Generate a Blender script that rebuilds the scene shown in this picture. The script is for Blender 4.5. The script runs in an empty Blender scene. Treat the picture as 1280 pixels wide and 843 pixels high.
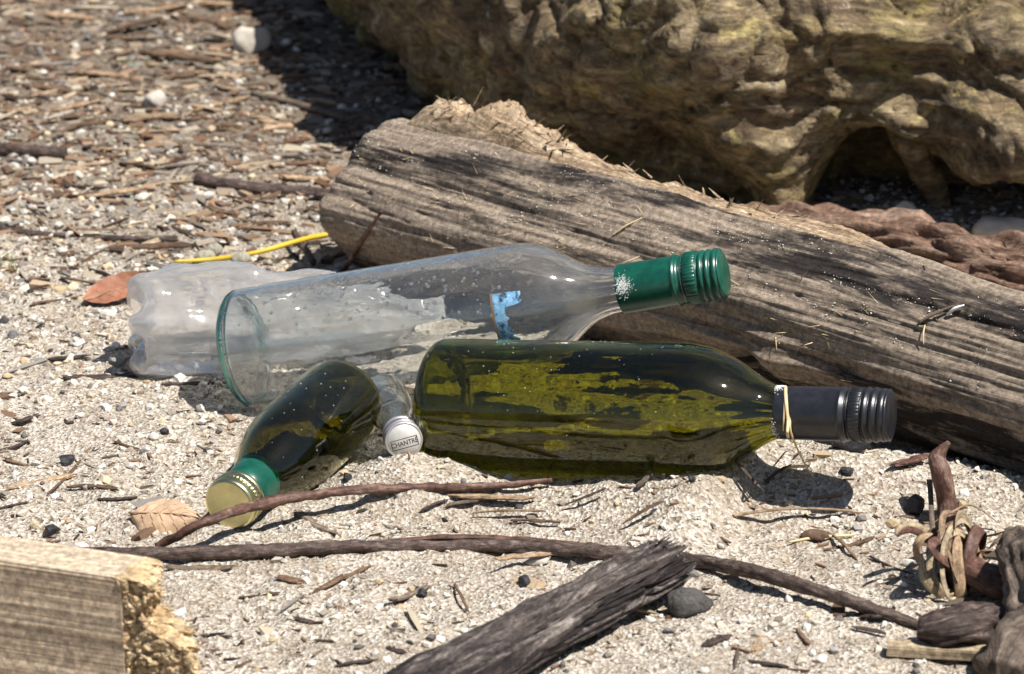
import bpy, math, random
import numpy as np
from mathutils import Matrix, Vector

# ------------------------------------------------------------------ camera, world, sun, exposure
scn = bpy.context.scene
PITCH, DIST, LENS = math.radians(18), 1.95, 100.0
S_, C_ = math.sin(PITCH), math.cos(PITCH)
CAM = np.array([0, -DIST * C_, DIST * S_])
cam_d = bpy.data.cameras.new('camera')
cam = bpy.data.objects.new('camera', cam_d)
scn.collection.objects.link(cam)
cam.location = CAM
cam.rotation_euler = (math.pi / 2 - PITCH, 0, 0)
cam_d.lens, cam_d.sensor_width = LENS, 36.0
cam_d.clip_start, cam_d.clip_end = 0.05, 500
cam_d.dof.use_dof, cam_d.dof.focus_distance, cam_d.dof.aperture_fstop = True, 1.70, 16.0
scn.camera = cam

SUN = np.array([0.42, -0.26, 0.87]); SUN = SUN / np.linalg.norm(SUN)
world = bpy.data.worlds.new('World'); scn.world = world; world.use_nodes = True
wt = world.node_tree
sky = wt.nodes.new('ShaderNodeTexSky'); sky.sky_type = 'NISHITA'; sky.sun_disc = False
sky.sun_elevation = math.asin(SUN[2]); sky.sun_rotation = math.atan2(SUN[0], SUN[1])
bg = wt.nodes['Background']; bg.inputs[1].default_value = 0.05
wt.links.new(sky.outputs[0], bg.inputs[0])
sl = bpy.data.lights.new('sun', 'SUN'); sl.energy = 4.8; sl.angle = math.radians(0.5); sl.color = (1, .962, .905)
sun = bpy.data.objects.new('sun', sl); scn.collection.objects.link(sun)
sun.rotation_euler = Vector(-SUN).to_track_quat('-Z', 'Y').to_euler()
sun.location = SUN * 5
vs = scn.view_settings
vs.view_transform = 'Standard'; vs.look = 'None'; vs.exposure = 0.74; vs.gamma = 1.0; vs.use_curve_mapping = False
cy = scn.cycles
cy.max_bounces = 24; cy.transmission_bounces = 22; cy.transparent_max_bounces = 24; cy.diffuse_bounces = 4; cy.glossy_bounces = 8
cy.caustics_refractive = True; cy.caustics_reflective = False
cy.sample_clamp_indirect = 8.0; cy.blur_glossy = 0.3
cy.use_denoising = True
cy.use_adaptive_sampling = False

# ------------------------------------------------------------------ helpers: pixel -> direction, noise, mesh building
FPX = LENS / 36 * 1280
RT, UP, BK = np.array([1, 0, 0.]), np.array([0, S_, C_]), np.array([0, -C_, S_])
def P(px, py, z=0.0):
    d = (px - 640) / FPX * RT - (py - 421.5) / FPX * UP - BK
    return CAM + d * (z - CAM[2]) / d[2]
def axis(v, t, sx=1):
    return sx * math.sqrt(1 - v * v - t * t) * RT + v * UP + t * BK

def _hash(i, j, k, seed):
    h = (i * 374761393 + j * 668265263 + k * 2147483647 + seed * 974634777) & 0xFFFFFFFF
    h = ((h ^ (h >> 13)) * 1274126177) & 0xFFFFFFFF
    return ((h ^ (h >> 16)) & 0xFFFF) / 32767.5 - 1.0
def vnoise(p, seed=0):
    p = np.asarray(p, float); i = np.floor(p).astype(np.int64); f = p - i
    f = f * f * f * (f * (f * 6 - 15) + 10)
    out = 0
    for dx in (0, 1):
        wx = f[..., 0] if dx else 1 - f[..., 0]
        for dy in (0, 1):
            wy = f[..., 1] if dy else 1 - f[..., 1]
            for dz in (0, 1):
                wz = f[..., 2] if dz else 1 - f[..., 2]
                out = out + wx * wy * wz * _hash(i[..., 0] + dx, i[..., 1] + dy, i[..., 2] + dz, seed)
    return out
def fbm(p, seed=0, octv=4, gain=0.5):
    p = np.asarray(p, float); a, s = 1.0, 0
    for o in range(octv):
        s = s + a * vnoise(p, seed + 17 * o); p = p * 2.03; a *= gain
    return s
def ridged(p, seed=0, octv=4):
    p = np.asarray(p, float); a, s = 1.0, 0
    for o in range(octv):
        s = s + a * (1 - np.abs(vnoise(p, seed + 17 * o)) * 2); p = p * 2.03; a *= .5
    return s
def worley(p, seed=0):
    p = np.asarray(p, float); i = np.floor(p).astype(np.int64); f1 = np.full(p.shape[:-1], 9.0); f2 = f1.copy(); idv = f1 * 0
    for dx in (-1, 0, 1):
        for dy in (-1, 0, 1):
            for dz in (-1, 0, 1):
                c = i + np.array([dx, dy, dz]); o = st(*[_hash(c[..., 0], c[..., 1], c[..., 2], seed + k_) * .45 + .5 for k_ in (1, 2, 3)])
                d = np.linalg.norm(c + o - p, axis=-1); r = _hash(c[..., 0], c[..., 1], c[..., 2], seed + 9)
                nf2 = np.where(d < f1, f1, np.minimum(f2, d)); idv = np.where(d < f1, r, idv); f1 = np.minimum(f1, d); f2 = nf2
    return f1, f2, idv
def st(*a): return np.stack(np.broadcast_arrays(*a), -1)
def sstep(a, b, x):
    t = np.clip((x - a) / (b - a), 0, 1); return t * t * (3 - 2 * t)
def catmull(pts, n):
    pts = np.asarray(pts, float)
    q = np.vstack([2 * pts[0] - pts[1], pts, 2 * pts[-1] - pts[-2]])
    m = len(pts) - 1
    t = np.linspace(0, m, n); i = np.minimum(t.astype(int), m - 1); f = (t - i)[:, None]
    p0, p1, p2, p3 = q[i], q[i + 1], q[i + 2], q[i + 3]
    return .5 * (2 * p1 + (p2 - p0) * f + (2 * p0 - 5 * p1 + 4 * p2 - p3) * f ** 2 + (3 * p1 - p0 - 3 * p2 + p3) * f ** 3)

def mesh(name, V, quads=None, tris=None, mat=None, parent=None, origin=None, uv=None, col=None, smooth=True, mats=None, mi=None):
    V = np.asarray(V, float)
    if origin is not None: V = V - np.asarray(origin)
    nq = 0 if quads is None else len(quads); nt = 0 if tris is None else len(tris)
    loops = np.concatenate([np.asarray(quads).ravel() if nq else np.zeros(0, int), np.asarray(tris).ravel() if nt else np.zeros(0, int)]).astype(np.int32)
    starts = np.concatenate([np.arange(nq) * 4, nq * 4 + np.arange(nt) * 3]).astype(np.int32)
    me = bpy.data.meshes.new(name)
    me.vertices.add(len(V)); me.vertices.foreach_set('co', V.astype(np.float32).ravel())
    me.loops.add(len(loops)); me.loops.foreach_set('vertex_index', loops)
    me.polygons.add(nq + nt); me.polygons.foreach_set('loop_start', starts)
    me.update(calc_edges=True)
    me.polygons.foreach_set('use_smooth', np.full(nq + nt, smooth, dtype=bool))
    if uv is not None:                       # per-loop uv
        l = me.uv_layers.new(name='UVMap'); l.data.foreach_set('uv', np.asarray(uv, np.float32).ravel())
    if col is not None:                      # per-vertex colour
        c = me.color_attributes.new('Col', 'FLOAT_COLOR', 'POINT')
        c.data.foreach_set('color', np.hstack([col, np.ones((len(col), 1))]).astype(np.float32).ravel())
    for m in (mats or ([mat] if mat else [])): me.materials.append(m)
    if mi is not None: me.polygons.foreach_set('material_index', np.asarray(mi, np.int32))
    me.validate()
    o = bpy.data.objects.new(name, me); scn.collection.objects.link(o)
    if origin is not None: o.location = origin
    if parent is not None: o.parent = parent
    return o

def gridsurf(G, wrap=True, caps=True, uvs=None):
    """G (nu,nv,3): a tube (wrap over v) or sheet; returns V, quads, tris, loop uv"""
    nu, nv = G.shape[:2]; V = G.reshape(-1, 3)
    i = np.arange(nu - 1)[:, None]; j = np.arange(nv if wrap else nv - 1)[None]
    j2 = (j + 1) % nv if wrap else j + 1
    q = np.stack([i * nv + j, i * nv + j2, (i + 1) * nv + j2, (i + 1) * nv + j], -1).reshape(-1, 4)
    if uvs is None:
        du = np.concatenate([[0], np.cumsum(np.linalg.norm(np.diff(G.mean(1), axis=0), axis=1))])
        rad = np.linalg.norm(G - G.mean(1, keepdims=True), axis=2).mean()
        vv = np.arange(nv + 1) / nv * 2 * math.pi * rad if wrap else np.concatenate([[0], np.cumsum(np.linalg.norm(np.diff(G[nu // 2], axis=0), axis=1))])
    else: du, vv = uvs
    jj = j + 1
    U4 = np.stack([np.broadcast_to(x, (nu - 1, j.shape[1])) for x in (du[i], du[i], du[i + 1], du[i + 1])], -1)
    V4 = np.stack([np.broadcast_to(x, (nu - 1, j.shape[1])) for x in (vv[j], vv[jj], vv[jj], vv[j])], -1)
    uv = np.stack([U4, V4], -1).reshape(-1, 2)
    tris = None
    if wrap and caps:
        n = len(V); c0, c1 = G[0].mean(0), G[-1].mean(0)
        V = np.vstack([V, c0, c1]); k = np.arange(nv); k2 = (k + 1) % nv
        t0 = np.stack([k2, k, np.full(nv, n)], -1)
        o = (nu - 1) * nv
        t1 = np.stack([o + k, o + k2, np.full(nv, n + 1)], -1)
        tris = np.vstack([t0, t1])
        tv = V[tris].reshape(-1, 3)
        uv = np.vstack([uv, tv[:, 1:] * 1.0])
    return V, q, tris, uv

def frame_along(path):
    T = np.gradient(path, axis=0); T /= np.linalg.norm(T, axis=1)[:, None] + 1e-12
    N = np.zeros_like(T); up = np.array([0, 0, 1.]) if abs(T[0][2]) < .9 else np.array([1., 0, 0])
    for k in range(len(path)):
        n = up - T[k] * (up @ T[k]); n /= np.linalg.norm(n); N[k] = n; up = n
    return T, N, np.cross(T, N)
def tubegrid(path, rad, nv=10, rough=0.0, seed=0, flat=1.0, fscale=120, long=.3):
    path = np.asarray(path, float); T, N, Bn = frame_along(path)
    rad = np.broadcast_to(rad, (len(path),))
    th = np.arange(nv) / nv * 2 * math.pi
    r = rad[:, None] * np.ones(nv)[None]
    if rough:
        L = np.concatenate([[0], np.cumsum(np.linalg.norm(np.diff(path, axis=0), axis=1))])
        p = st(L[:, None] * fscale * long, np.cos(th)[None] * rad.mean() * fscale + 7 * seed, np.sin(th)[None] * rad.mean() * fscale)
        r = r * (1 + rough * fbm(p, seed, 3))
    return path[:, None] + r[..., None] * (np.cos(th)[None, :, None] * Bn[:, None] - flat * np.sin(th)[None, :, None] * N[:, None])
def rebase(G):
    lo = G.reshape(-1, 3); return np.array([*lo.mean(0)[:2], lo[:, 2].min()])
def tube(name, pts, r, mat, parent=None, n=None, nv=10, rough=0.0, seed=0, flat=1.0, smooth=True, long=.3, fscale=120):
    pts = np.asarray(pts, float)
    n = n or max(6, 8 * (len(pts) - 1))
    path = catmull(pts, n) if len(pts) > 2 else pts[0] + np.linspace(0, 1, n)[:, None] * (pts[1] - pts[0])
    rr = np.interp(np.linspace(0, 1, n), np.linspace(0, 1, len(np.atleast_1d(r))), np.atleast_1d(r))
    G = tubegrid(path, rr, nv, rough, seed, flat, fscale, long)
    V, q, t, uv = gridsurf(G)
    return mesh(name, V, q, t, mat, parent, None if parent else rebase(G), uv, smooth=smooth)

def tag(o, label, cat, group=None):
    o['label'] = label; o['category'] = cat
    if group: o['group'] = group
    return o
def empty(name, loc, rot=None):
    e = bpy.data.objects.new(name, None); scn.collection.objects.link(e); e.empty_display_size = .02
    if rot is not None: e.matrix_world = Matrix.Translation(Vector(loc)) @ rot.to_4x4()
    else: e.location = loc
    return e
rng = np.random.default_rng(11)
# ------------------------------------------------------------------ materials
class NT:
    def __init__(s, name):
        s.m = bpy.data.materials.new(name); s.m.use_nodes = True; s.t = s.m.node_tree; s.b = s.t.nodes['Principled BSDF']; s.out = s.t.nodes['Material Output']
    def n(s, typ, **kw):
        x = s.t.nodes.new('ShaderNode' + typ)
        for k, v in kw.items(): setattr(x, k, v)
        return x
    def l(s, a, b): s.t.links.new(a, b)
    def coord(s, kind='UV', scale=(1, 1, 1), loc=(0, 0, 0)):
        c = s.n('TexCoord'); m = s.n('Mapping'); m.inputs['Scale'].default_value = scale; m.inputs['Location'].default_value = loc
        s.l(c.outputs[kind], m.inputs[0]); return m.outputs[0]
    def noise(s, vec, scale, detail=5, rough=.6, dist=0):
        x = s.n('TexNoise'); x.inputs['Scale'].default_value = scale; x.inputs['Detail'].default_value = detail
        x.inputs['Roughness'].default_value = rough; x.inputs['Distortion'].default_value = dist; s.l(vec, x.inputs['Vector']); return x.outputs[0]
    def ramp(s, fac, stops):
        r = s.n('ValToRGB'); e = r.color_ramp.elements
        while len(e) < len(stops): e.new(.5)
        for k, (p, c) in enumerate(stops): e[k].position = p; e[k].color = (*c, 1) if len(c) == 3 else c
        s.l(fac, r.inputs[0]); return r.outputs[0]
    def mix(s, fac, a, b, mode='MIX'):
        x = s.n('Mix', data_type='RGBA', blend_type=mode)
        for v, i in ((fac, 0), (a, 6), (b, 7)):
            if hasattr(v, 'is_output'): s.l(v, x.inputs[i])
            else: x.inputs[i].default_value = v if i == 0 else (*v, 1)
        return x.outputs[2]
    def math(s, op, a, b=0):
        x = s.n('Math', operation=op)
        for i, v in enumerate((a, b)):
            if hasattr(v, 'is_output'): s.l(v, x.inputs[i])
            else: x.inputs[i].default_value = v
        return x.outputs[0]
    def bump(s, h, strength=.5, dist=.001, prev=None):
        x = s.n('Bump'); x.inputs['Strength'].default_value = strength; x.inputs['Distance'].default_value = dist; s.l(h, x.inputs['Height'])
        if prev is not None: s.l(prev, x.inputs['Normal'])
        s.l(x.outputs[0], s.b.inputs['Normal']); return x.outputs[0]
    def set(s, col=None, rough=None, metal=None, spec=None):
        for k, v in (('Base Color', col), ('Roughness', rough), ('Metallic', metal), ('Specular IOR Level', spec)):
            if v is None: continue
            if hasattr(v, 'is_output'): s.l(v, s.b.inputs[k])
            else: s.b.inputs[k].default_value = (*v, 1) if isinstance(v, tuple) else v
        return s

def wood(name, dark, mid, light, along=6, across=70, crack=.5, dist=.0012, rough=.8, island=0.0, blotch=.5, soot=None, fine=260, bands=None, grain=.75):
    k = NT(name); uv = k.coord('UV', (along, across, 1))
    a = k.noise(uv, 1, 8, .68, 1.2)
    c = k.ramp(a, [(.28, dark), (.5, mid), (.72, light)])
    o = k.coord('Object'); b = k.noise(o, 14, 5, .6, .5)
    c = k.mix(k.math('MULTIPLY', k.ramp(b, [(.35, (0, 0, 0)), (.65, (1, 1, 1))]), blotch), c, mid)
    if soot is not None:
        uv2 = k.coord('UV', (along * .45, across * .3, 1), (3.1, 1.7, 0)); d = k.noise(uv2, 1, 7, .65, 1.0)
        if bands:
            sx = k.n('SeparateXYZ'); k.l(k.coord('UV'), sx.inputs[0])
            bv = k.ramp(sx.outputs[1], bands[0]); bu = k.ramp(sx.outputs[0], bands[1])
            d = k.math('ADD', d, k.math('MULTIPLY', k.math('MULTIPLY', bv, bu), .18)); d = k.math('SUBTRACT', d, .07); d = k.math('ADD', d, k.math('MULTIPLY', k.math('SUBTRACT', k.noise(k.coord('UV', (along * 4, across * 1.6, 1)), 1, 6, .75), .5), .35))
        c = k.mix(k.ramp(d, [(.50, (0, 0, 0)), (.58, (1, 1, 1))]), c, soot)
    if island:
        oi = k.n('ObjectInfo'); hv = k.n('HueSaturation')
        k.l(k.math('MULTIPLY_ADD', oi.outputs['Random'], island), hv.inputs['Value']); hv.inputs['Value'].default_value = 1
        x = hv.inputs['Value'].links[0].from_node; x.inputs[2].default_value = 1 - island / 2
        k.l(c, hv.inputs['Color']); c = hv.outputs[0]
    f = k.noise(k.coord('UV', (along * 3, across * 4, 1)), 1, 4, .7)
    c = k.mix(grain, c, k.ramp(f, [(.32, (.35, .33, .32)), (.5, (.95, .95, .95)), (.75, (1.5, 1.5, 1.5))]), 'MULTIPLY')
    sp = k.noise(o, fine, 4, .75); c = k.mix(.75, c, k.ramp(sp, [(.36, (.40, .38, .37)), (.52, (1, 1, 1)), (.68, (1.7, 1.68, 1.62))]), 'MULTIPLY')
    h = k.math('ADD', a, k.math('MULTIPLY', f, .5))
    k.set(c, rough, None, .25); k.bump(h, crack, dist)
    return k.m
def plain(name, c, rough=.6, var=.25, scale=60, bump=.3, dist=.0008, metal=0.0, spec=.4, rnd=0.0, c2=None):
    k = NT(name); o = k.coord('Object'); a = k.noise(o, scale, 6, .65)
    d = tuple(x * (1 - var) for x in c); e = c2 or tuple(min(1, x * (1 + var)) for x in c)
    cc = k.ramp(a, [(.3, d), (.7, e)])
    if rnd:
        oi = k.n('ObjectInfo'); hv = k.n('HueSaturation'); m = k.n('Math', operation='MULTIPLY_ADD')
        k.l(oi.outputs['Random'], m.inputs[0]); m.inputs[1].default_value = rnd; m.inputs[2].default_value = 1 - rnd / 2
        k.l(m.outputs[0], hv.inputs['Value']); k.l(cc, hv.inputs['Color']); cc = hv.outputs[0]
    k.set(cc, rough, metal, spec)
    if bump: k.bump(k.noise(o, scale * 3, 5, .7), bump, dist)
    return k.m
def vcol(name, rough=.75, spec=.3):
    k = NT(name); v = k.n('VertexColor', layer_name='Col'); o = k.coord('Object'); a = k.noise(o, 700, 3, .6)
    k.set(k.mix(.35, v.outputs[0], k.ramp(a, [(.3, (.3, .3, .3)), (.7, (1, 1, 1))]), 'MULTIPLY'), rough, None, spec); return k.m
def glass(name, tint, ior=1.5, rough=0.0, dirt=.1, dirtcol=(.6, .56, .5), wob=0.0, dscale=90, haze=0.0, coat=0.0, frost=0.0):
    k = NT(name); b = k.b
    b.inputs['Base Color'].default_value = (*tint, 1); b.inputs['Transmission Weight'].default_value = 1
    b.inputs['IOR'].default_value = ior; b.inputs['Roughness'].default_value = rough
    b.inputs['Coat Weight'].default_value = coat; b.inputs['Coat Roughness'].default_value = .05
    o = k.coord('Object')
    if frost: k.l(k.math('MULTIPLY', k.ramp(k.noise(o, 30, 4, .6), [(.42, (0, 0, 0)), (.65, (1, 1, 1))]), frost), b.inputs['Roughness'])
    if wob: k.bump(k.noise(o, 45, 3, .5), wob, .0008)
    if dirt or haze:
        d = k.n('BsdfDiffuse'); d.inputs[0].default_value = (*dirtcol, 1)
        tr = k.n('BsdfTranslucent'); tr.inputs[0].default_value = (*dirtcol, 1)
        m0 = k.n('MixShader'); m0.inputs[0].default_value = .5; k.l(d.outputs[0], m0.inputs[1]); k.l(tr.outputs[0], m0.inputs[2])
        f = k.ramp(k.noise(o, dscale, 7, .72), [(.55, (0, 0, 0)), (.78, (1, 1, 1))])
        g = k.ramp(k.noise(o, 18, 4, .6), [(.35, (0, 0, 0)), (.7, (1, 1, 1))])
        fac = k.math('ADD', k.math('MULTIPLY', k.math('MULTIPLY', f, g), dirt), haze)
        ms = k.n('MixShader'); k.l(fac, ms.inputs[0]); k.l(b.outputs[0], ms.inputs[1]); k.l(m0.outputs[0], ms.inputs[2])
        k.l(ms.outputs[0], k.out.inputs[0])
    return k.m

M = {}
M['green_glass'] = glass('olive_green_glass', (.405, .405, .050), dirt=.02, wob=.5, coat=.15)
M['dark_glass'] = glass('dark_green_glass', (.30, .285, .07), dirt=.03, wob=.4, coat=.15)
M['clear_glass'] = glass('clear_glass', (.97, .99, .975), dirt=.10, wob=.5, haze=.03, dirtcol=(.9, .9, .88), coat=.8, frost=.06)
M['flask_glass'] = glass('flask_glass', (.96, .99, .97), dirt=.10, wob=.25, haze=.01)
M['pet'] = glass('clear_plastic', (.985, .985, .98), ior=1.5, rough=.02, dirt=.12, wob=.8, haze=.16, dirtcol=(.95, .94, .92), coat=1.0, frost=.12)
M['water'] = glass('water', (.985, .99, .975), ior=1.33, dirt=0)
M['green_cap'] = plain('green_painted_aluminium', (.004, .070, .045), .30, .35, 130, .25, .0004, 0, .6)
M['black_cap'] = plain('black_painted_aluminium', (.014, .014, .017), .34, .5, 130, .25, .0004, 0, .6)
M['gold'] = plain('gold_aluminium', (.66, .62, .34), .30, .15, 80, .08, .0003, 1.0, .5)
M['silver'] = plain('silver_aluminium', (.62, .60, .58), .42, .12, 120, .1, .0003, .75, .5)
M['silver_face'] = plain('printed_cap_face', (.62, .60, .56), .5, .12, 200, .1, .0002, .3, .5)
M['ink'] = plain('black_ink', (.03, .03, .03), .6, .1, 50, 0)
M['purple_ring'] = plain('worn_purple_paint', (.22, .18, .22), .4, .3, 200, .05, .0003, .5)
M['salt'] = plain('white_crust', (.75, .74, .72), .9, .15, 300, .5)
M['label_blue'] = NT('torn_blue_label')
k = M['label_blue']; o_ = k.coord('Object'); a_ = k.noise(o_, 190, 6, .8)
k.set(k.ramp(a_, [(.38, (.03, .035, .05)), (.46, (.14, .34, .56)), (.56, (.26, .50, .70)), (.64, (.66, .70, .74))]), .8); M['label_blue'] = k.m
M['label_tan'] = plain('brown_label_edge', (.2, .14, .09), .9)
M['straw'] = plain('dry_straw', (.62, .47, .26), .6, .2, 100)
M['bark_dark'] = wood('dark_twig_bark', (.012, .009, .008), (.07, .048, .040), (.24, .19, .16), 60, 200, .9, .0010, .6, island=.5, fine=230)
M['bark_grey'] = wood('grey_stick_wood', (.05, .04, .03), (.15, .115, .085), (.30, .25, .20), 25, 250, .7, .0008, .8, island=.5)
M['bark_red'] = wood('reddish_twig_bark', (.035, .018, .014), (.120, .062, .046), (.30, .215, .17), 40, 120, .8, .0010, .55, island=.2, fine=230)
M['chip_tan'] = wood('tan_wood_chip', (.12, .075, .045), (.29, .20, .125), (.44, .34, .23), 25, 400, .6, .0006, .8, island=.7)
M['chip_brown'] = wood('brown_wood_chip', (.04, .024, .015), (.13, .08, .05), (.24, .16, .105), 25, 400, .6, .0006, .8, island=.6)
B0, B1 = (0, 0, 0), (1, 1, 1)
M['driftwood'] = wood('grey_driftwood', (.14, .108, .080), (.245, .194, .147), (.335, .275, .212), 4.5, 50, .7, .0020, .8, soot=(.024, .019, .017), blotch=.6, grain=.4, bands=([(.155, B0), (.175, B1), (.198, B1), (.215, B0), (.262, B0), (.275, B1), (.300, B1), (.32, B0)], [(.28, (.1, .1, .1)), (.50, B1)]))
M['pale_wood'] = wood('pale_splintered_wood', (.10, .055, .030), (.36, .26, .165), (.60, .50, .37), 12, 140, 1, .0025, .85, blotch=.3)
M['red_wood'] = wood('red_brown_wood', (.06, .030, .020), (.19, .115, .080), (.38, .29, .22), 9, 60, 1, .004, .85, blotch=.4)
M['plank'] = wood('weathered_plank', (.30, .215, .145), (.50, .395, .285), (.62, .52, .39), 1.2, 60, .6, .0025, .8, blotch=.3)
M['plank_end'] = wood('golden_broken_wood', (.34, .20, .09), (.55, .41, .24), (.68, .56, .38), 30, 160, 1, .003, .8, blotch=.3)
M['charred'] = wood('charred_wood', (.014, .011, .010), (.080, .063, .057), (.40, .35, .31), 22, 130, 1, .003, .7, soot=(.020, .015, .015), blotch=.3, fine=300)
M['grey_root'] = wood('grey_brown_root', (.030, .022, .017), (.105, .080, .062), (.24, .19, .15), 18, 60, 1, .003, .8, fine=180)
M['strip'] = wood('pale_wood_strip', (.20, .145, .09), (.35, .275, .18), (.45, .37, .26), 6, 160, .5, .001, .8)
M['leaf'] = plain('dry_tan_leaf', (.48, .33, .21), .7, .35, 45, .6, .001)
M['leaf_red'] = plain('red_brown_leaf', (.27, .115, .065), .6, .3, 45, .6, .001)
M['vein'] = plain('leaf_vein', (.34, .21, .13), .7)
M['stone_white'] = plain('white_stone', (.52, .48, .42), .8, .15, 120, .5, .001, 0, .3, rnd=.35)
M['stone_grey'] = plain('grey_stone', (.17, .16, .15), .8, .3, 90, .8, .0015, 0, .3, rnd=.5)
M['rough_stone'] = plain('rough_dark_stone', (.105, .098, .092), .85, .45, 160, 1, .003, 0, .3)
M['stone_tan'] = plain('tan_stone', (.46, .35, .21), .8, .25, 90, .5, .001, 0, .3, rnd=.4)
M['stone_pale'] = plain('pale_block_stone', (.50, .45, .38), .85, .2, 60, .6, .001, 0, .3)
M['charcoal'] = plain('charcoal', (.018, .018, .022), .45, .4, 150, .9, .0012, 0, .5)
M['catkin'] = plain('grey_catkin', (.40, .37, .29), .95, .3, 500, 1, .0015)
M['yellow_twig'] = plain('yellow_willow_bark', (.55, .38, .03), .5, .2, 60, .3)
M['grass'] = plain('green_grass', (.10, .17, .03), .6, .3, 60, 0)
M['grain'] = vcol('sand_grains'); M['litter'] = vcol('wood_litter', .85, .2)

# gnarled trunk: olive, brown and yellowish wood with dark clefts and pale scuffs
k = NT('mossy_old_trunk'); o_ = k.coord('Object'); a_ = k.noise(o_, 7, 7, .66, .8); c_ = k.noise(o_, 60, 6, .75)
b_ = k.noise(k.coord('Object', (9, 22, 30)), 1.5, 8, .72, 1.6)                  # grain that runs along the trunk
g_ = k.noise(k.coord('Object', (26, 150, 190)), 1.0, 6, .75, .8)               # fine fibres
cc = k.ramp(b_, [(.30, (.055, .037, .020)), (.44, (.21, .145, .078)), (.56, (.38, .285, .160)), (.72, (.62, .52, .35))])
cc = k.mix(k.math('MULTIPLY', k.ramp(a_, [(.46, (0, 0, 0)), (.62, (1, 1, 1))]), .6), cc, (.30, .245, .062))
cc = k.mix(k.math('MULTIPLY', k.ramp(k.noise(k.coord('Object', (1, 1, 1.6), (3, 7, 1)), 9, 6, .7, 1.0), [(.50, (0, 0, 0)), (.62, (1, 1, 1))]), .7), cc, (.105, .066, .036))
cc = k.mix(k.ramp(k.noise(k.coord('Object', (1, 1, 1), (5, 2, 8)), 34, 6, .75, .5), [(.57, (0, 0, 0)), (.66, (1, 1, 1))]), cc, (.50, .40, .16))
cc = k.mix(k.ramp(c_, [(.60, (0, 0, 0)), (.70, (1, 1, 1))]), cc, (.60, .52, .41))
d_ = k.noise(k.coord('Object', (.5, 1, 1)), 130, 6, .75, .6)
cc = k.mix(.85, cc, k.ramp(d_, [(.36, (.28, .26, .24)), (.5, (1, 1, 1)), (.68, (1.6, 1.58, 1.5))]), 'MULTIPLY')
cc = k.mix(.6, cc, k.ramp(g_, [(.34, (.35, .33, .30)), (.5, (1, 1, 1)), (.70, (1.5, 1.5, 1.45))]), 'MULTIPLY')
k.set(cc, .55, None, .45); n1 = k.bump(b_, 1, .008); n2 = k.bump(c_, .9, .004, n1); n3 = k.bump(g_, .9, .003, n2); k.bump(d_, .8, .003, n3); M['trunk'] = k.m

# sand
k = NT('sandy_ground'); o_ = k.coord('Object'); a_ = k.noise(o_, 420, 5, .8); b_ = k.noise(o_, 16, 5, .6); v_ = k.n('TexVoronoi'); v_.inputs['Scale'].default_value = 520; k.l(o_, v_.inputs['Vector'])
sep = k.n('SeparateColor'); k.l(v_.outputs['Color'], sep.inputs[0])
cc = k.ramp(sep.outputs[0], [(0, (.16, .125, .095)), (.22, (.33, .275, .215)), (.55, (.44, .385, .315)), (.85, (.56, .515, .44)), (1, (.66, .63, .57))])
cc = k.mix(k.math('MULTIPLY', k.ramp(b_, [(.42, (0, 0, 0)), (.62, (1, 1, 1))]), .4), cc, (.24, .185, .135))
# litter-rich soil farther up the beach
sx = k.n('SeparateXYZ'); k.l(o_, sx.inputs[0])
soil = k.ramp(k.math('ADD', k.math('MULTIPLY', sx.outputs[1], 1.0), k.math('MULTIPLY', k.math('SUBTRACT', b_, .5), .8)), [(.05, (0, 0, 0)), (.60, (1, 1, 1))])
cc = k.mix(k.math('MULTIPLY', soil, .8), cc, k.ramp(a_, [(.3, (.03, .021, .015)), (.7, (.19, .14, .095))]))
k.set(cc, .9, None, .15); n1 = k.bump(v_.outputs['Distance'], .8, .0018); k.bump(a_, .6, .0015, n1); M['sand'] = k.m

# ------------------------------------------------------------------ where the bottles lie (base point, axis, profile) - the sand is hollowed under them
def prof_r(prof):
    a = np.array(prof); return lambda x: np.interp(x, a[:, 0], a[:, 1])
G0, GA, GL = P(545, 505, .0385), axis(-.015, .36), .278
C0, CA, CL = P(299, 437, .034), axis(.145, .31), .322
PA = axis(-.36, .86, -1); PL = .158; P0 = P(286, 632, .0155) - PA * PL
FA = axis(-.265, .95); FL = .104; F0 = P(505, 551, .0310) - FA * FL
T0 = P(166, 408, .0335) + np.array([0, .006, 0]); TA = np.array([.98, .15, -.02]); TA /= np.linalg.norm(TA); TL = .205
# outer profiles: (distance from base, radius)
G_OUT = [(0, .0340), (.0012, .0362), (.005, .0384), (.012, .0392), (.05, .0392), (.10, .0392), (.150, .0392), (.163, .0384), (.176, .0352), (.188, .0295), (.198, .0228), (.206, .0178), (.213, .0150), (.222, .0138), (.262, .0134), (.272, .0130)]
C_OUT = [(0, .0335), (.0012, .0355), (.005, .0374), (.012, .0382), (.06, .0382), (.12, .0382), (.185, .0382), (.198, .0376), (.210, .0345), (.221, .0285), (.230, .0222), (.238, .0175), (.247, .0148), (.258, .0138), (.305, .0132), (.316, .0130)]
P_OUT = [(0, .0235), (.001, .0252), (.004, .0272), (.010, .0282), (.03, .0284), (.060, .0284), (.075, .0279), (.090, .0259), (.103, .0226), (.114, .0186), (.124, .0153), (.138, .0136), (.150, .0130), (.155, .0128)]
F_OUT = [(0, .0085), (.002, .0108), (.006, .0122), (.02, .0125), (.042, .0125), (.054, .0118), (.064, .0103), (.074, .0095), (.086, .0092), (.102, .0090)]
BODIES = [(G0, GA, prof_r(G_OUT), .272), (C0, CA, prof_r(C_OUT), .316), (P0, PA, prof_r(P_OUT), .155), (T0, TA, lambda x: .0355 + 0 * x, .15)]

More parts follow.
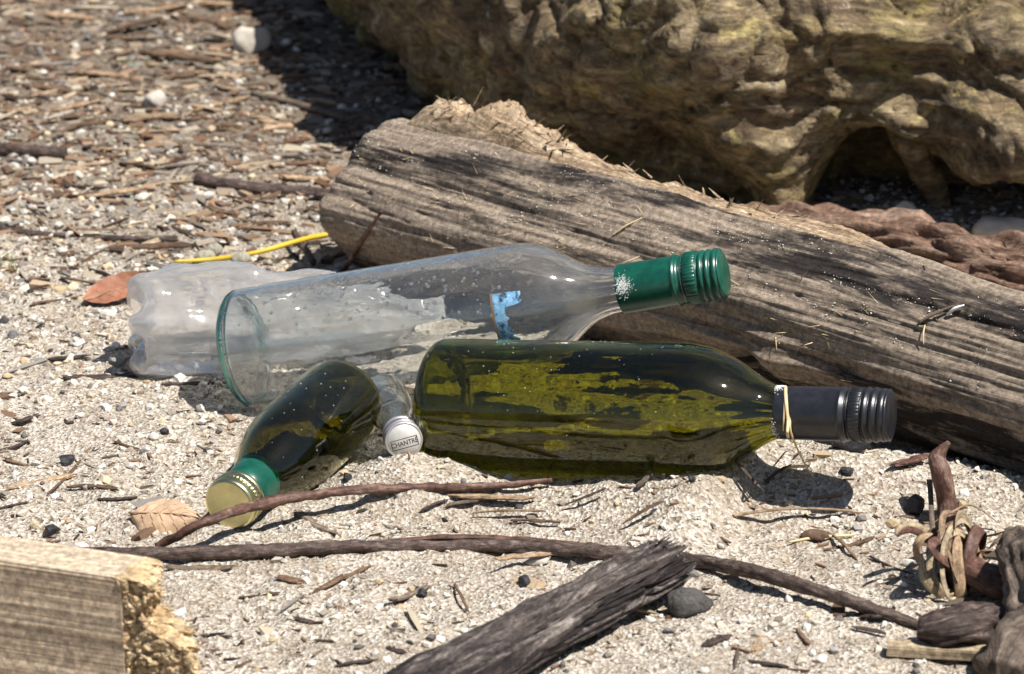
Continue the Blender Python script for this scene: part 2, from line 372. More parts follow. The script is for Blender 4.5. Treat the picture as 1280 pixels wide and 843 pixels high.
def mound(x, y, c, sx, sy, h): return h * np.exp(-((x - c[0]) / sx) ** 2 - ((y - c[1]) / sy) ** 2)
MN = P(1050, 572, .02); MF = P(500, 580, .018); MR = P(1230, 610, .01)
def terrain0(x, y):
    x = np.asarray(x, float); y = np.asarray(y, float)
    z = .0035 * fbm(st(x * 9, y * 9, 0 * x), 3, 3) + .0020 * fbm(st(x * 42, y * 42, 0 * x), 5, 3) + .0015 * fbm(st(x * 110, y * 110, 0 * x), 6, 2)
    z = z + mound(x, y, MN, .085, .035, .022) + mound(x, y, MF, .042, .030, .020) + mound(x, y, MR, .06, .03, .008)
    h = math.hypot(GA[0], GA[1]); dx, dy = x - G0[0], y - G0[1]; sg = (dx * GA[0] + dy * GA[1]) / h / h; dd = (-dx * GA[1] + dy * GA[0]) / h
    tgt = G0[2] + np.clip(sg, -.01, .185) * GA[2] - .0392 + .005
    z = z + np.maximum(tgt - .0, 0) * np.exp(-np.clip(np.abs(dd) - .030, 0, 1) ** 2 / .045 ** 2) * sstep(-.04, .03, sg) * (1 - sstep(.17, .21, sg))
    z = z + np.clip(y - .25, 0, 8) * .012 + .006 * fbm(st(x * 5, y * 5, 0 * x + 3), 9, 3) * sstep(.15, .5, y)
    return z
def zlow(x, y):
    """lower surface height of whatever bottle lies above (x, y)"""
    z = np.full(np.shape(x), 9.0)
    for A, a, pr, L in BODIES:
        h = math.hypot(a[0], a[1]); ux, uy = a[0] / h, a[1] / h
        dx, dy = x - A[0], y - A[1]
        s = (dx * ux + dy * uy) / h; d = np.abs(-dx * uy + dy * ux)
        r = pr(np.clip(s, 0, L)) + .0004
        ok = (s > -.006) & (s < L) & (d < r)
        zz = A[2] + s * a[2] - np.sqrt(np.clip(r * r - d * d, 0, None))
        z = np.where(ok, np.minimum(z, zz), z)
    # the flat flask
    h = math.hypot(FA[0], FA[1]); ux, uy = FA[0] / h, FA[1] / h
    dx, dy = x - F0[0], y - F0[1]; s = (dx * ux + dy * uy) / h; d = np.abs(-dx * uy + dy * ux)
    w = np.interp(s, [0, .042, .074, .09, FL], [.0145, .0145, .0105, .0105, .012])
    ok = (s > -.003) & (s < FL - .010) & (d < w)
    zz = F0[2] + s * FA[2] - .0122 * np.sqrt(np.clip(1 - (d / w) ** 2, 0, 1))
    return np.where(ok, np.minimum(z, zz), z)
def terrain(x, y):
    return np.minimum(terrain0(x, y), zlow(np.asarray(x, float), np.asarray(y, float)) - .0008)
def PG(px, py, dz=0.0):
    z = 0.0
    for _ in range(6):
        q = P(px, py, z + dz); z = float(terrain0(q[0], q[1]))
    return P(px, py, z + dz)

# ------------------------------------------------------------------ ground: one sheet to the horizon, fine where the bottles lie
def ax1(lo, hi, step, far):
    c = np.arange(lo, hi, step); out = [hi]
    d = step
    while out[-1] < far: d *= 1.25; out.append(out[-1] + d)
    neg = [lo]; d = step
    while neg[-1] > -far: d *= 1.25; neg.append(neg[-1] - d)
    return np.array(neg[:0:-1] + list(c) + out)
gx, gy = ax1(-.62, .62, .0040, 220), ax1(-.72, 1.35, .0049, 220)
X, Y = np.meshgrid(gx, gy, indexing='ij')
near = (np.abs(X) < 3) & (np.abs(Y) < 4)
Z = np.where(near, terrain(np.where(near, X, 0), np.where(near, Y, 0)), 0.012 * np.clip(np.minimum(Y, 8) - .25, 0, 8))
Gd = np.stack([X, Y, Z], -1)
V, q, t, uv = gridsurf(Gd, wrap=False, uvs=(gx, gy))
ground = mesh('ground', V, q[:, ::-1], None, M['sand'], uv=uv.reshape(-1, 4, 2)[:, ::-1]); ground['kind'] = 'structure'

# ------------------------------------------------------------------ bottles
def rot_from(a):
    x = Vector(a).normalized(); y = Vector((0, 0, 1)).cross(x).normalized(); z = x.cross(y)
    return Matrix((x, y, z)).transposed()
def lathe(name, prof, mat, parent, n=96, mod=None, smooth=True, flat=1.0, wob=0.0, seed=0, closed=None, xmod=None, streak=0.0, nout=74):
    if closed is None: closed = min(r for _, r in prof) > .004
    if closed: prof = list(prof) + [prof[0]]
    pr = np.asarray(prof, float); th = np.arange(n) / n * 2 * math.pi
    r = pr[:, 1][:, None] * np.ones(n)[None]
    if mod is not None: r = mod(pr[:, 0][:, None], th[None], r)
    if wob: r = r * (1 + wob * fbm(st(pr[:, 0][:, None] * 22, np.cos(th)[None] * 1.3 + seed, np.sin(th)[None] * 1.3), seed, 3))
    if streak: r = r + (np.arange(len(pr)) > nout)[:, None] * sstep(.008, .02, pr[:, 0])[:, None] * streak * fbm(st(pr[:, 0][:, None] * 26, np.cos(th)[None] * 4.5, np.sin(th)[None] * 4.5), 333 + seed, 3)
    fx = flat if np.isscalar(flat) else flat(pr[:, 0])[:, None]
    G = np.stack([np.broadcast_to(pr[:, 0][:, None], r.shape), r * np.cos(th)[None] * fx, r * np.sin(th)[None]], -1)
    if xmod is not None: G[..., 0] += xmod(pr[:, 0][:, None], th[None], pr[:, 1][:, None])
    V, q, t, uv = gridsurf(G, caps=not closed)
    return mesh(name, V, q, t, mat, parent, None, uv, smooth=smooth)
def shell_profile(out, wall, base_th, punt, top):
    o = catmull(out, 70)
    o = o[(np.arange(len(o)) == 0) | (o[:, 0] > o[0, 0])]
    i = []
    for x, r in o[::-1]:
        w = wall * (1 + .0)
        if x > base_th: i.append((x, max(r - w, .0006)))
    ri = i[-1][1]
    pun = [(punt, .0006), (punt * .96, out[0][1] * .35), (punt * .6, out[0][1] * .68), (punt * .12, out[0][1] * .9)]
    outp = pun + [tuple(v) for v in o]
    inner = i + [(base_th * .95 + punt * .15, ri * .9), (base_th * .6 + punt * .75, ri * .65), (base_th * .5 + punt * 1.0, ri * .3), (base_th * .5 + punt, .0006)]
    return outp + inner
def caustic(o):
    return o
def groove_profile(L, r, rings, lip=.0008):
    p = [(0, r - .0006), (0, r)]
    xs = np.linspace(0, L, 90)
    for x in xs:
        rr = r
        for (c, w, d) in rings: rr += d * math.exp(-((x - c) / w) ** 2)
        p.append((x, rr))
    return p

# olive bottle with a black screw cap
b = empty('wine_bottle', G0, rot_from(GA))
tag(b, 'large olive green wine bottle with a black screw cap lying on the sand', 'bottle')
caustic(lathe('glass_body', shell_profile(G_OUT, .0026, .006, .016, 0), M['green_glass'], b, 160, wob=.006, seed=2, streak=.00035))
sl_ = lathe('cap_sleeve', [(.2125, .0132), (.2125, .0152)] + [(.2125 + x, r) for x, r in groove_profile(.0415, .0153, [(.038, .0010, .0008), (.0408, .0008, -.0008)])[2:]] + [(.2535, .0135)], M['black_cap'], b, 96)
cp = lathe('screw_cap', [(.2545, .0132)] + [(.2545 + x, r) for x, r in groove_profile(.0225, .0152, [(.0008, .0006, -.0008), (.0085, .0006, -.0009), (.0105, .0009, .0006), (.0128, .0006, -.0009), (.0150, .0010, .0006), (.0176, .0007, -.0010), (.0215, .0009, -.0006)])] + [(.2776, .0138), (.2780, .0126), (.2780, .0005)], M['black_cap'], b, 96)
lathe('knurled_band', [(.2560, .0148), (.2563, .0153), (.2622, .0153), (.2626, .0148)], M['black_cap'], cp, 180, mod=lambda x, t, r: r + .0004 * (np.sin(t * 45) > 0))
def crust(name, parent, x0, ang0, sx, sa, rfun, n, size, seed, mat=None, lab=None):
    rg = np.random.default_rng(seed); base = ICO[0]
    Vs, Ts = [], []
    for j in range(n):
        x = x0 + rg.normal() * sx; a = ang0 + rg.normal() * sa; r = rfun(x)
        c = np.array([x, r * math.cos(a), r * math.sin(a)]); s = size * rg.uniform(.4, 1.3)
        v = base * s * rg.uniform(.6, 1.3, base.shape) + c
        Ts.append(ICO[1] + len(Vs) * len(base)); Vs.append(v)
    o = mesh(name, np.vstack(Vs), None, np.vstack(Ts), mat or M['salt'], parent, smooth=True); o['kind'] = 'stuff'
    return o
def ico(sub=0):
    import bmesh
    bm = bmesh.new(); bmesh.ops.create_icosphere(bm, subdivisions=sub + 1, radius=1)
    v = np.array([x.co for x in bm.verts]); bm.faces.ensure_lookup_table(); f = np.array([[y.index for y in x.verts] for x in bm.faces]); bm.free(); return v, f
ICO, ICO2, ICO3 = ico(0), ico(1), ico(2)
OCT = (np.array([[1, 0, 0], [-1, 0, 0], [0, 1, 0], [0, -1, 0], [0, 0, 1], [0, 0, -1]], float), np.array([[0, 2, 4], [2, 1, 4], [1, 3, 4], [3, 0, 4], [2, 0, 5], [1, 2, 5], [3, 1, 5], [0, 3, 5]]))
crust('white_crust', b, .2135, 1.45, .0016, .22, lambda x: .0153, 160, .00035, 5)
crust('white_crust', b, .2128, 3.6, .0010, .25, lambda x: .0153, 60, .00035, 6)
crust('sand_specks', b, .09, 2.0, .055, .8, lambda x: float(np.interp(x, *np.array(G_OUT).T)), 90, .00028, 7)

# clear bottle with a green screw cap
b = empty('wine_bottle', C0, rot_from(CA))
tag(b, 'clear glass wine bottle with a green screw cap leaning on the driftwood log', 'bottle')
CB = b
caustic(lathe('glass_body', shell_profile(C_OUT, .0026, .006, .010, 0), M['clear_glass'], b, 160, wob=.006, seed=4, streak=.00025))
lathe('base_ring', [(-.0004, .0338), (.0004, .0352), (.0022, .0371), (.0040, .0380), (.0046, .0376), (.0030, .0360), (.0006, .0336)], glass('aqua_base_glass', (.20, .60, .54), dirt=.1), b, 160, mod=lambda x, t, r: r + .0003 * np.sin(t * 70))
sl_ = lathe('cap_sleeve', [(.2565, .0135), (.2565, .0150)] + [(.2565 + x, r) for x, r in groove_profile(.0405, .0152, [(.036, .0010, .0009), (.0395, .0009, -.0008)])[2:]] + [(.2970, .0135)], M['green_cap'], b, 96)
cp = lathe('screw_cap', [(.2980, .0132)] + [(.2980 + x, r) for x, r in groove_profile(.0228, .0154, [(.0008, .0006, -.0008), (.0100, .0006, -.0010), (.0120, .0009, .0005), (.0140, .0006, -.0010), (.0160, .0009, .0005), (.0183, .0008, -.0012), (.0205, .0012, .0003), (.0222, .0007, -.0006)])] + [(.3214, .0140), (.3220, .0128), (.3220, .0005)], M['green_cap'], b, 96)
lathe('knurled_band', [(.2990, .0150), (.2994, .0157), (.3066, .0157), (.3070, .0150)], M['green_cap'], cp, 180, mod=lambda x, t, r: r + .0004 * (np.sin(t * 45) > 0))
lathe('bare_metal_ring', [(.2972, .0143), (.2974, .0147), (.2978, .0147), (.2980, .0143)], M['silver'], cp, 96)
crust('white_crust', b, .2615, 2.75, .0024, .20, lambda x: .0152, 420, .00030, 8)
# torn remains of a blue label on the near side
def patch(name, parent, x0, x1, a0, a1, rad, mat, seed, tear=0.0):
    nx, na = 26, 40; xs = np.linspace(x0, x1, nx); an = np.linspace(a0, a1, na)
    Vx = []
    rg = np.random.default_rng(seed)
    jag = tear * np.clip(.5 + .9 * fbm(st(np.linspace(0, 6, na), np.zeros(na), np.zeros(na) + seed), seed, 4), 0, 1)
    Xg = x0 + (xs - x0)[:, None] * (1 - jag[None]); A = np.broadcast_to(an[None], Xg.shape)
    rad = np.interp(Xg, *catmull(C_OUT, 200).T) + .0002
    top = np.stack([Xg, (rad + .0004) * np.cos(A), (rad + .0004) * np.sin(A)], -1); bot = np.stack([Xg, (rad + .0001) * np.cos(A), (rad + .0001) * np.sin(A)], -1)
    V1, q1, _, _ = gridsurf(top, wrap=False); V2, q2, _, _ = gridsurf(bot, wrap=False)
    return mesh(name, np.vstack([V1, V2]), np.vstack([q1, q2[:, ::-1] + len(V1)]), None, mat, parent)
lb = patch('label_remnant', b, .186, .2035, 2.66, 3.50, .0384, M['label_blue'], 12, .6)
patch('label_edge', lb, .1845, .1865, 2.64, 3.52, .0386, M['label_tan'], 13, .3)
# water drops on the inside of the upper wall
rg = np.random.default_rng(21); Vs, Ts = [], []
for j in range(1300):
    x = rg.uniform(.012, .20); a = math.pi / 2 + .1 + rg.normal() * .75; r = .0382 - .00262
    s = .0002 + .0013 * rg.random() ** 4
    c = np.array([x, r * math.cos(a), r * math.sin(a)]); nrm = -np.array([0, math.cos(a), math.sin(a)])
    v = ICO[0] * s; v = v - np.outer(v @ nrm, nrm) * .45 + c + nrm * s * .1
    Ts.append(ICO[1] + len(Vs) * len(ICO[0])); Vs.append(v)
o = mesh('water_drops', np.vstack(Vs), None, np.vstack(Ts), M['water'], b); o['kind'] = 'stuff'
crust('sand_specks', b, .12, 2.2, .06, .6, lambda x: float(np.interp(x, *np.array(C_OUT).T)), 50, .00028, 9)

# small dark bottle with a gold cap, pointing towards the path
b = empty('small_wine_bottle', P0, rot_from(PA))
tag(b, 'small dark green wine bottle with a gold cap and a green neck sleeve', 'bottle')
caustic(lathe('glass_body', shell_profile(P_OUT, .0024, .005, .008, 0), M['dark_glass'], b, 128, wob=.004, seed=6))
lathe('neck_sleeve', [(.1215, .0140), (.1215, .0158), (.125, .0151), (.135, .0142), (.1435, .0139), (.1440, .0132)], M['green_cap'], b, 96)
cp = lathe('screw_cap', [(.1436, .0132), (.1436, .0152), (.1442, .0156), (.1462, .0156), (.1468, .0151), (.1475, .0151), (.1530, .0152), (.1560, .0154), (.1572, .0150), (.1578, .0142), (.1578, .0136), (.1574, .0130), (.1575, .0005)], M['gold'], b, 120)
lathe('knurled_band', [(.1472, .0150), (.1475, .0156), (.1520, .0156), (.1524, .0150)], M['gold'], cp, 168, mod=lambda x, t, r: r + .00045 * np.maximum(0, np.sin(t * 42)))
crust('sand_specks', b, .07, 1.7, .04, .9, lambda x: float(np.interp(x, *np.array(P_OUT).T)), 60, .00028, 10)

# flat clear flask with a silver printed cap
b = empty('miniature_bottle', F0, rot_from(FA))
tag(b, 'miniature clear glass bottle with a silver printed cap half buried in sand', 'bottle')
fl = lambda x: np.interp(x, [-.01, .040, .066, 1], [1.12, 1.12, 1.0, 1.0])
caustic(lathe('glass_body', shell_profile(F_OUT, .0018, .004, .004, 0), M['flask_glass'], b, 96, wob=.02, seed=8, flat=fl))
cp = lathe('screw_cap', [(FL - .0135, .0094)] + [(FL - .0135 + x, r) for x, r in groove_profile(.0130, .0112, [(.0025, .0006, -.0007), (.0050, .0006, -.0007), (.0078, .0006, -.0007), (.0105, .0005, -.0003)])] + [(FL - .0003, .0108), (FL, .0100)], M['silver'], b, 96)
lathe('painted_ring', [(FL - .0085, .0108), (FL - .0083, .01145), (FL - .0064, .01145), (FL - .0062, .0108)], M['purple_ring'], cp, 96)
lathe('cap_face', [(FL - .0002, .0100), (FL + .0001, .0098), (FL + .0001, .0004)], M['silver_face'], cp, 96)
def text_mesh(name, body, size, mat, parent, M4):
    cu = bpy.data.curves.new(name, 'FONT'); cu.body = body; cu.size = size; cu.align_x = 'CENTER'; cu.align_y = 'CENTER'; cu.extrude = .00002; cu.offset = .00007
    to = bpy.data.objects.new(name + '_curve', cu); scn.collection.objects.link(to)
    me = bpy.data.meshes.new_from_object(to.evaluated_get(bpy.context.evaluated_depsgraph_get()))
    bpy.data.objects.remove(to)
    me.transform(M4); me.materials.append(mat)
    o = bpy.data.objects.new(name, me); scn.collection.objects.link(o); o.parent = parent; return o
rl = math.radians(13)
TM = Matrix.Translation((FL + .00012, .0004, -.0016)) @ Matrix(((0, 0, 1, 0), (math.cos(rl), -math.sin(rl), 0, 0), (math.sin(rl), math.cos(rl), 0, 0), (0, 0, 0, 1)))
text_mesh('lettering', 'CHANTRÉ', .0041, M['ink'], cp, TM @ Matrix.Diagonal((.86, 1, 1, 1)))
fr = []
w, h_, lw = .0078, .0029, .00022
for (x0, y0, x1, y1) in ((-w, h_, w, h_), (-w, -h_, w, -h_), (-w, -h_, -w, h_), (w, -h_, w, h_)):
    fr.append((x0 - lw, y0 - lw, x1 + lw, y1 + lw))
Vf, Qf = [], []
for (x0, y0, x1, y1) in fr:
    if x0 + lw == x1 - lw: y0 += 2.1 * lw; y1 -= 2.1 * lw
    n = len(Vf); Vf += [TM @ Vector(c) for c in ((x0, y0, .00002), (x1, y0, .00002), (x1, y1, .00002), (x0, y1, .00002))]; Qf.append([n, n + 1, n + 2, n + 3])
mesh('printed_frame', np.array(Vf), np.array(Qf), None, M['ink'], cp, smooth=False)

# crushed plastic bottle: petaloid base towards the path, some water left inside
b = empty('plastic_bottle', T0, rot_from(TA))
tag(b, 'crushed clear plastic bottle with a lobed base and a little water inside', 'bottle')
def pet_r(x, t, r):
    petal = np.exp(-(np.clip(x, 0, 1) / .016) ** 2)
    r = r * (1 - .20 * sstep(.07, .12, x))
    r = r * (1 - petal * .16 * (.5 + .5 * np.cos(5 * t + 1.4)) ** 2)
    crush = .0012 * ridged(st(x * 45, np.cos(t) * 2.2, np.sin(t) * 2.2), 35, 2) * sstep(.012, .03, x) + .0050 * fbm(st(x * 17, np.cos(t) * 1.4 + 2, np.sin(t) * 1.4), 31, 3) + .0030 * np.sin(x * 120 + 2 * np.sin(t * 2)) * sstep(.05, .08, x) * .5
    dent = -.007 * np.exp(-((x - .030) / .014) ** 2 - ((np.angle(np.exp(1j * (t - 2.1)))) / .35) ** 2)
    return np.maximum(r + (crush + dent) * sstep(.0, .02, np.minimum(r, .03)), .0004)
po = [(.012, .0005), (.010, .006), (.004, .013), (-.002, .020), (-.004, .026), (-.001, .0315), (.006, .0348), (.016, .0352), (.05, .0348), (.10, .0345), (.140, .0345), (.160, .0300), (.175, .0210), (.185, .0145), (.192, .0125), (.205, .0122)]
oc = catmull(po, 110); ic = oc.copy(); ic[:, 1] = np.maximum(ic[:, 1] - .0005, .0004); ic[:30, 0] += np.linspace(.0005, .0003, 30)
prof = [tuple(v) for v in oc] + [tuple(v) for v in ic[::-1]]
def feet(x, t, r): return (.5 - .5 * np.cos(5 * t + 1.4 + math.pi)) ** 1.5 * .017 * sstep(.008, .022, r) * (1 - sstep(.030, .0355, r)) * (x < .02)
pb = caustic(lathe('plastic_shell', prof, M['pet'], b, 160, mod=pet_r, flat=.86, xmod=feet))
import bmesh
bm = bmesh.new()
wp = [(x + .0012, max(r - .0014, .0004)) for x, r in oc]
th = np.arange(100) / 100 * 2 * math.pi; wp = np.array(wp)
rr = pet_r(wp[:, 0][:, None], th[None], wp[:, 1][:, None] * np.ones(100)[None]) - .0002
Gw = np.stack([wp[:, 0][:, None] + feet(wp[:, 0][:, None] - .0012, th[None], wp[:, 1][:, None] + .0014) + .0008, rr * np.cos(th)[None] * .86, rr * np.sin(th)[None]], -1)
V, q, t, uv = gridsurf(Gw)
vv = [bm.verts.new(x) for x in V]
for f in list(q) + list(t):
    try: bm.faces.new([vv[i] for i in f])
    except ValueError: pass
res = bmesh.ops.bisect_plane(bm, geom=bm.verts[:] + bm.edges[:] + bm.faces[:], plane_co=(0, 0, -.0155), plane_no=(0, 0, 1), clear_outer=True)
bmesh.ops.contextual_create(bm, geom=[g for g in res['geom_cut'] if isinstance(g, bmesh.types.BMEdge)])
me = bpy.data.meshes.new('water'); bm.to_mesh(me); bm.free(); me.materials.append(M['water'])
for p_ in me.polygons: p_.use_smooth = len(p_.vertices) < 5
o = bpy.data.objects.new('water', me); scn.collection.objects.link(o); o.parent = b

# ------------------------------------------------------------------ driftwood log behind the bottles
LA, LB = P(460, 243, .050), P(1280, 478, .050)
LD = (LB - LA); LLEN = np.linalg.norm(LD); LD /= LLEN
LN = np.array([0, 0, 1.]) - LD * LD[2]; LN /= np.linalg.norm(LN); LBn = np.cross(LD, LN)      # LBn points away from the camera... sign handled by angle
if LBn[1] < 0: LBn = -LBn
LTOT = LLEN + .26
def log_r(u, th, R=.0525):
    c, s = np.cos(th), np.sin(th)
    c4, s4 = np.cos(th - math.pi / 4), np.sin(th - math.pi / 4); R = R / (np.abs(c4) ** 3 + np.abs(s4) ** 3) ** (1 / 3)
    p = st(u * 5, c * 1.1, s * 1.1)
    r = R * (1 + .10 * fbm(p, 40, 3))
    g = fbm(st(u * 7, c * 7, s * 7), 44, 4); r = r + .0022 * g
    g2 = ridged(st(u * 9, c * 16, s * 16), 47, 3); r = r - .0009 * np.clip(g2, 0, 2)
    ck = vnoise(st(u * 6, c * 13, s * 13), 48) + .25 * vnoise(st(u * 30, c * 20, s * 20), 49); m_ = sstep(.1, .5, vnoise(st(u * 8, c * 3, s * 3), 50)); r = r - .0022 * m_ * np.exp(-(ck / .045) ** 2)
    # split upper edge and a knot hollow low on the front
    r = r + .004 * np.exp(-((th - 1.35) / .28) ** 2)
    kn = np.exp(-((u - .445) / .022) ** 2 - ((th - (math.pi + .25)) / .35) ** 2); r = r + .010 * kn - .016 * np.exp(-((u - .425) / .014) ** 2 - ((th - (math.pi + .42)) / .22) ** 2)
    e = np.clip(1 - u / .030, 0, 1); r = r * np.sqrt(np.clip(1 - .93 * e ** 2.2, .02, 1))
    e2 = np.clip((u - LTOT + .02) / .02, 0, 1); return r * np.sqrt(np.clip(1 - .9 * e2 ** 2, .02, 1))
def log_pt(u, th, extra=0.0):
    r = log_r(u, th) + extra          # th: 0 = back, pi/2 = top, pi = front
    return LA + np.asarray(u)[..., None] * LD + (r * np.cos(th))[..., None] * LBn + (r * np.sin(th))[..., None] * LN * .98
us = np.concatenate([np.linspace(-.001, .03, 14)[:-1], np.linspace(.03, LTOT, 380)]); th = np.arange(300) / 300 * 2 * math.pi - math.pi / 2
Ug, Tg = np.meshgrid(us, th, indexing='ij'); G = log_pt(Ug, np.where(Tg < 0, Tg + 2 * math.pi, Tg))
# bend slightly and let the sand meet it
V, q, t, uv = gridsurf(G)
lg = empty('driftwood_log', [*(LA + LD * LTOT / 2)[:2], 0]); tag(lg, 'weathered grey driftwood log lying behind the bottles', 'log')
def under(parent, o):
    o.parent = parent; o.matrix_parent_inverse = Matrix.Translation(-parent.location); return o
under(lg, mesh('log_body', V, q, t, M['driftwood'], None, None, uv))
# torn pale ridge along the upper back edge
rg = np.random.default_rng(5)
us = np.linspace(.045, .50, 190); vv_ = np.linspace(0, 1, 34)
Ug, Vg = np.meshgrid(us, vv_, indexing='ij')
hgt = np.interp(us, [.04, .055, .08, .12, .16, .20, .26, .40, .50], [.000, .020, .031, .030, .022, .010, .006, .005, .000])[:, None]
thr = .45 + Vg * 1.15
ex = hgt * np.sin(np.clip(Vg, 0, 1) * math.pi) ** .6 * (1 + .45 * fbm(st(Ug * 45, Vg * 4, 0 * Ug), 61, 5)) + .0025 * ridged(st(Ug * 40, Vg * 14, 0 * Ug), 63, 3) * np.sin(Vg * math.pi) - .001
G = log_pt(Ug, thr, ex)
V, q, t, uv = gridsurf(G, wrap=False)
rgo = under(lg, mesh('broken_ridge', V, q, None, M['pale_wood'], None, None, uv)); 
def splinter(c, d, L, w, rg):
    d = d / np.linalg.norm(d); s = np.cross(d, rg.normal(size=3)); s /= np.linalg.norm(s); n = np.cross(d, s)
    a = [c - s * w - n * w * .5, c + s * w - n * w * .5, c + n * w * .6]; e = c + d * L
    tip = [e - s * w * .25, e + s * w * .25, e + n * w * .2]
    return np.array(a + tip), np.array([[0, 2, 1], [3, 4, 5]]), np.array([[0, 1, 4, 3], [1, 2, 5, 4], [2, 0, 3, 5]])
def splinters(name, items, mat, parent=None, origin=None):
    Vs, T_, Q_ = [], [], []
    for k_, (v, t_, q_) in enumerate(items): Vs.append(v); T_.append(t_ + 6 * k_); Q_.append(q_ + 6 * k_)
    V = np.vstack(Vs); qa = np.vstack(Q_); ta = np.vstack(T_)
    lp = np.concatenate([qa.ravel(), ta.ravel()]); uv = V[lp][:, [0, 1]] + V[lp][:, [2, 2]] * .7
    return mesh(name, V, qa, ta, mat, parent, origin, uv, smooth=False)
it = []
for j in range(170):
    u = rg.uniform(.06, .20) if j < 120 else rg.uniform(.2, .46); v = rg.uniform(.15, .95); h0 = float(np.interp(u, us, hgt[:, 0]))
    c = log_pt(np.array(u), np.array(.45 + v * 1.15), h0 * math.sin(v * math.pi) ** .6)
    d = LD * rg.choice([-1, 1]) * rg.uniform(.3, 1) + LN * rg.uniform(.1, .8) + rg.normal(size=3) * .35
    it.append(splinter(c, d, rg.uniform(.005, .016), rg.uniform(.0006, .0016), rg))
o = under(lg, splinters('splinters', it, M['pale_wood'])); o['kind'] = 'stuff'
# fibres standing off the wood
it = []
for j in range(130):
    u = rg.choice([.055, .15, .235, .30, .44, .50]) + rg.normal() * .022; a = math.pi / 2 + rg.choice([.55, 1.0, 1.3]) + rg.normal() * .2
    c = log_pt(np.array(max(u, .02)), np.array(a)); nn = LBn * math.cos(a) + LN * math.sin(a)
    it.append(splinter(c, LD * rg.choice([-1, 1]) + nn * rg.uniform(.1, .8) + rg.normal(size=3) * .4, rg.uniform(.003, .012), rg.uniform(.00015, .0004), rg))
o = under(lg, splinters('wood_fibres', it, M['straw'])); o['kind'] = 'stuff'
# sand lodged on the log
def shapes(base, C, s, rg, jit=.35, squash=(1, 1, .7)):
    n = len(C); v = base[0][None] * (1 + jit * rg.uniform(-1, 1, (n, len(base[0]), 1)))
    v = v * (s[:, None, None] * (np.array(squash) * rg.uniform(.65, 1.3, (n, 3)))[:, None])
    a = rg.uniform(0, 2 * math.pi, n); b2 = rg.normal(size=n) * .35
    ca, sa, cb, sb = np.cos(a), np.sin(a), np.cos(b2), np.sin(b2); Z0, O1 = np.zeros(n), np.ones(n)
    Rz = np.stack([np.stack([ca, -sa, Z0], -1), np.stack([sa, ca, Z0], -1), np.stack([Z0, Z0, O1], -1)], 1)
    Rx = np.stack([np.stack([O1, Z0, Z0], -1), np.stack([Z0, cb, -sb], -1), np.stack([Z0, sb, cb], -1)], 1)
    v = np.einsum('nij,nkj->nki', Rz @ Rx, v) + C[:, None]
    f = base[1][None] + (np.arange(n) * len(base[0]))[:, None, None]
    return v.reshape(-1, 3), f.reshape(-1, 3)
PAL = np.array([(.70, .67, .60), (.60, .54, .44), (.52, .45, .36), (.44, .38, .31), (.56, .50, .42), (.30, .25, .20), (.62, .50, .33), (.14, .12, .11), (.36, .33, .31), (.66, .60, .52), (.05, .048, .05), (.48, .36, .22)])
def cols(n, w, rg, nv):
    w = np.array(w, float); c = PAL[rg.choice(len(PAL), n, p=w / w.sum())] * rg.uniform(.8, 1.15, (n, 1)); return np.repeat(np.clip(c, 0, .8), nv, 0)
n = 5200; u = rg.uniform(.0, LTOT - .05, n); a = math.pi / 2 + rg.normal(size=n) * .42 + .50
clump = fbm(st(u * 24, a * 7, 0 * a), 71, 3) > .12; u, a = u[clump], a[clump]; n = len(u)
Cn = log_pt(u, a, .0001); V, f = shapes(OCT, Cn, .00028 + .0006 * rg.random(n) ** 3, rg)
o = under(lg, mesh('sand_specks', V, None, f, M['grain'], None, None, None, cols(n, [6, 4, 2, 1, 3, .3, 1, 0, .5, 4, 0, .3], rg, 6), smooth=False)); o['kind'] = 'stuff'

# ------------------------------------------------------------------ big gnarled trunk
TRN = empty('gnarled_trunk', (.30, .42, 0)); tag(TRN, 'huge gnarled olive brown tree trunk lying behind the driftwood log', 'tree trunk')
nu, nv = 520, 290
us = np.linspace(0, 1, nu); th = np.arange(nv) / nv * 2 * math.pi
path = catmull([(.95, .43, .135), (.60, .42, .140), (.36, .415, .140), (.20, .435, .130), (.085, .55, .125), (.005, .80, .125), (-.085, 1.18, .125), (-.20, 1.65, .125)], nu)
TT, NN, BB = frame_along(path)
Tg = np.broadcast_to(th[None], (nu, nv)); c, s = np.cos(Tg), np.sin(Tg)       # th: 0 = back, pi/2 = top, pi = front, 3pi/2 = bottom
xw = path[:, :1] + 0 * Tg; right = sstep(.10, .16, xw)
base = .148 / (np.abs(c) ** 2.3 + np.abs(s) ** 2.3) ** (1 / 2.3)
p3 = path[:, None] + base[..., None] * (c[..., None] * BB[:, None] + s[..., None] * NN[:, None])
R = base + .022 * fbm(p3 * 6.5, 80, 3)
q3 = p3 + .03 * st(fbm(p3 * 11, 81, 2), fbm(p3 * 11, 82, 2), fbm(p3 * 11, 83, 2))
R = R + .011 * ridged(q3 * np.array([7, 7, 9]), 84, 3) - .007                # drapery-like folds
R = R + .006 * fbm(q3 * 34, 86, 4) + .0018 * ridged(q3 * np.array([30, 70, 70]), 87, 3)
w1, w2, wi = worley(q3 * np.array([11, 11, 19]), 5); R = R - .0050 * np.exp(-((w2 - w1) / .04) ** 2) + .003 * wi      # cracked plates
R = R - .018 * np.clip(ridged(q3 * np.array([8, 8, 15]), 88, 3) - 1.15, 0, 1)
def ang(a): return np.angle(np.exp(1j * (Tg - a)))
def bumpat(x0, z0, sx, sz, h): return h * np.exp(-((xw - x0) / sx) ** 2 - ((p3[..., 2] - z0) / sz) ** 2) * (c < -.2) * right
R = R + bumpat(.385, .090, .062, .052, .062)       # rounded burl at the right
R = R + bumpat(.50, .10, .07, .05, .045)
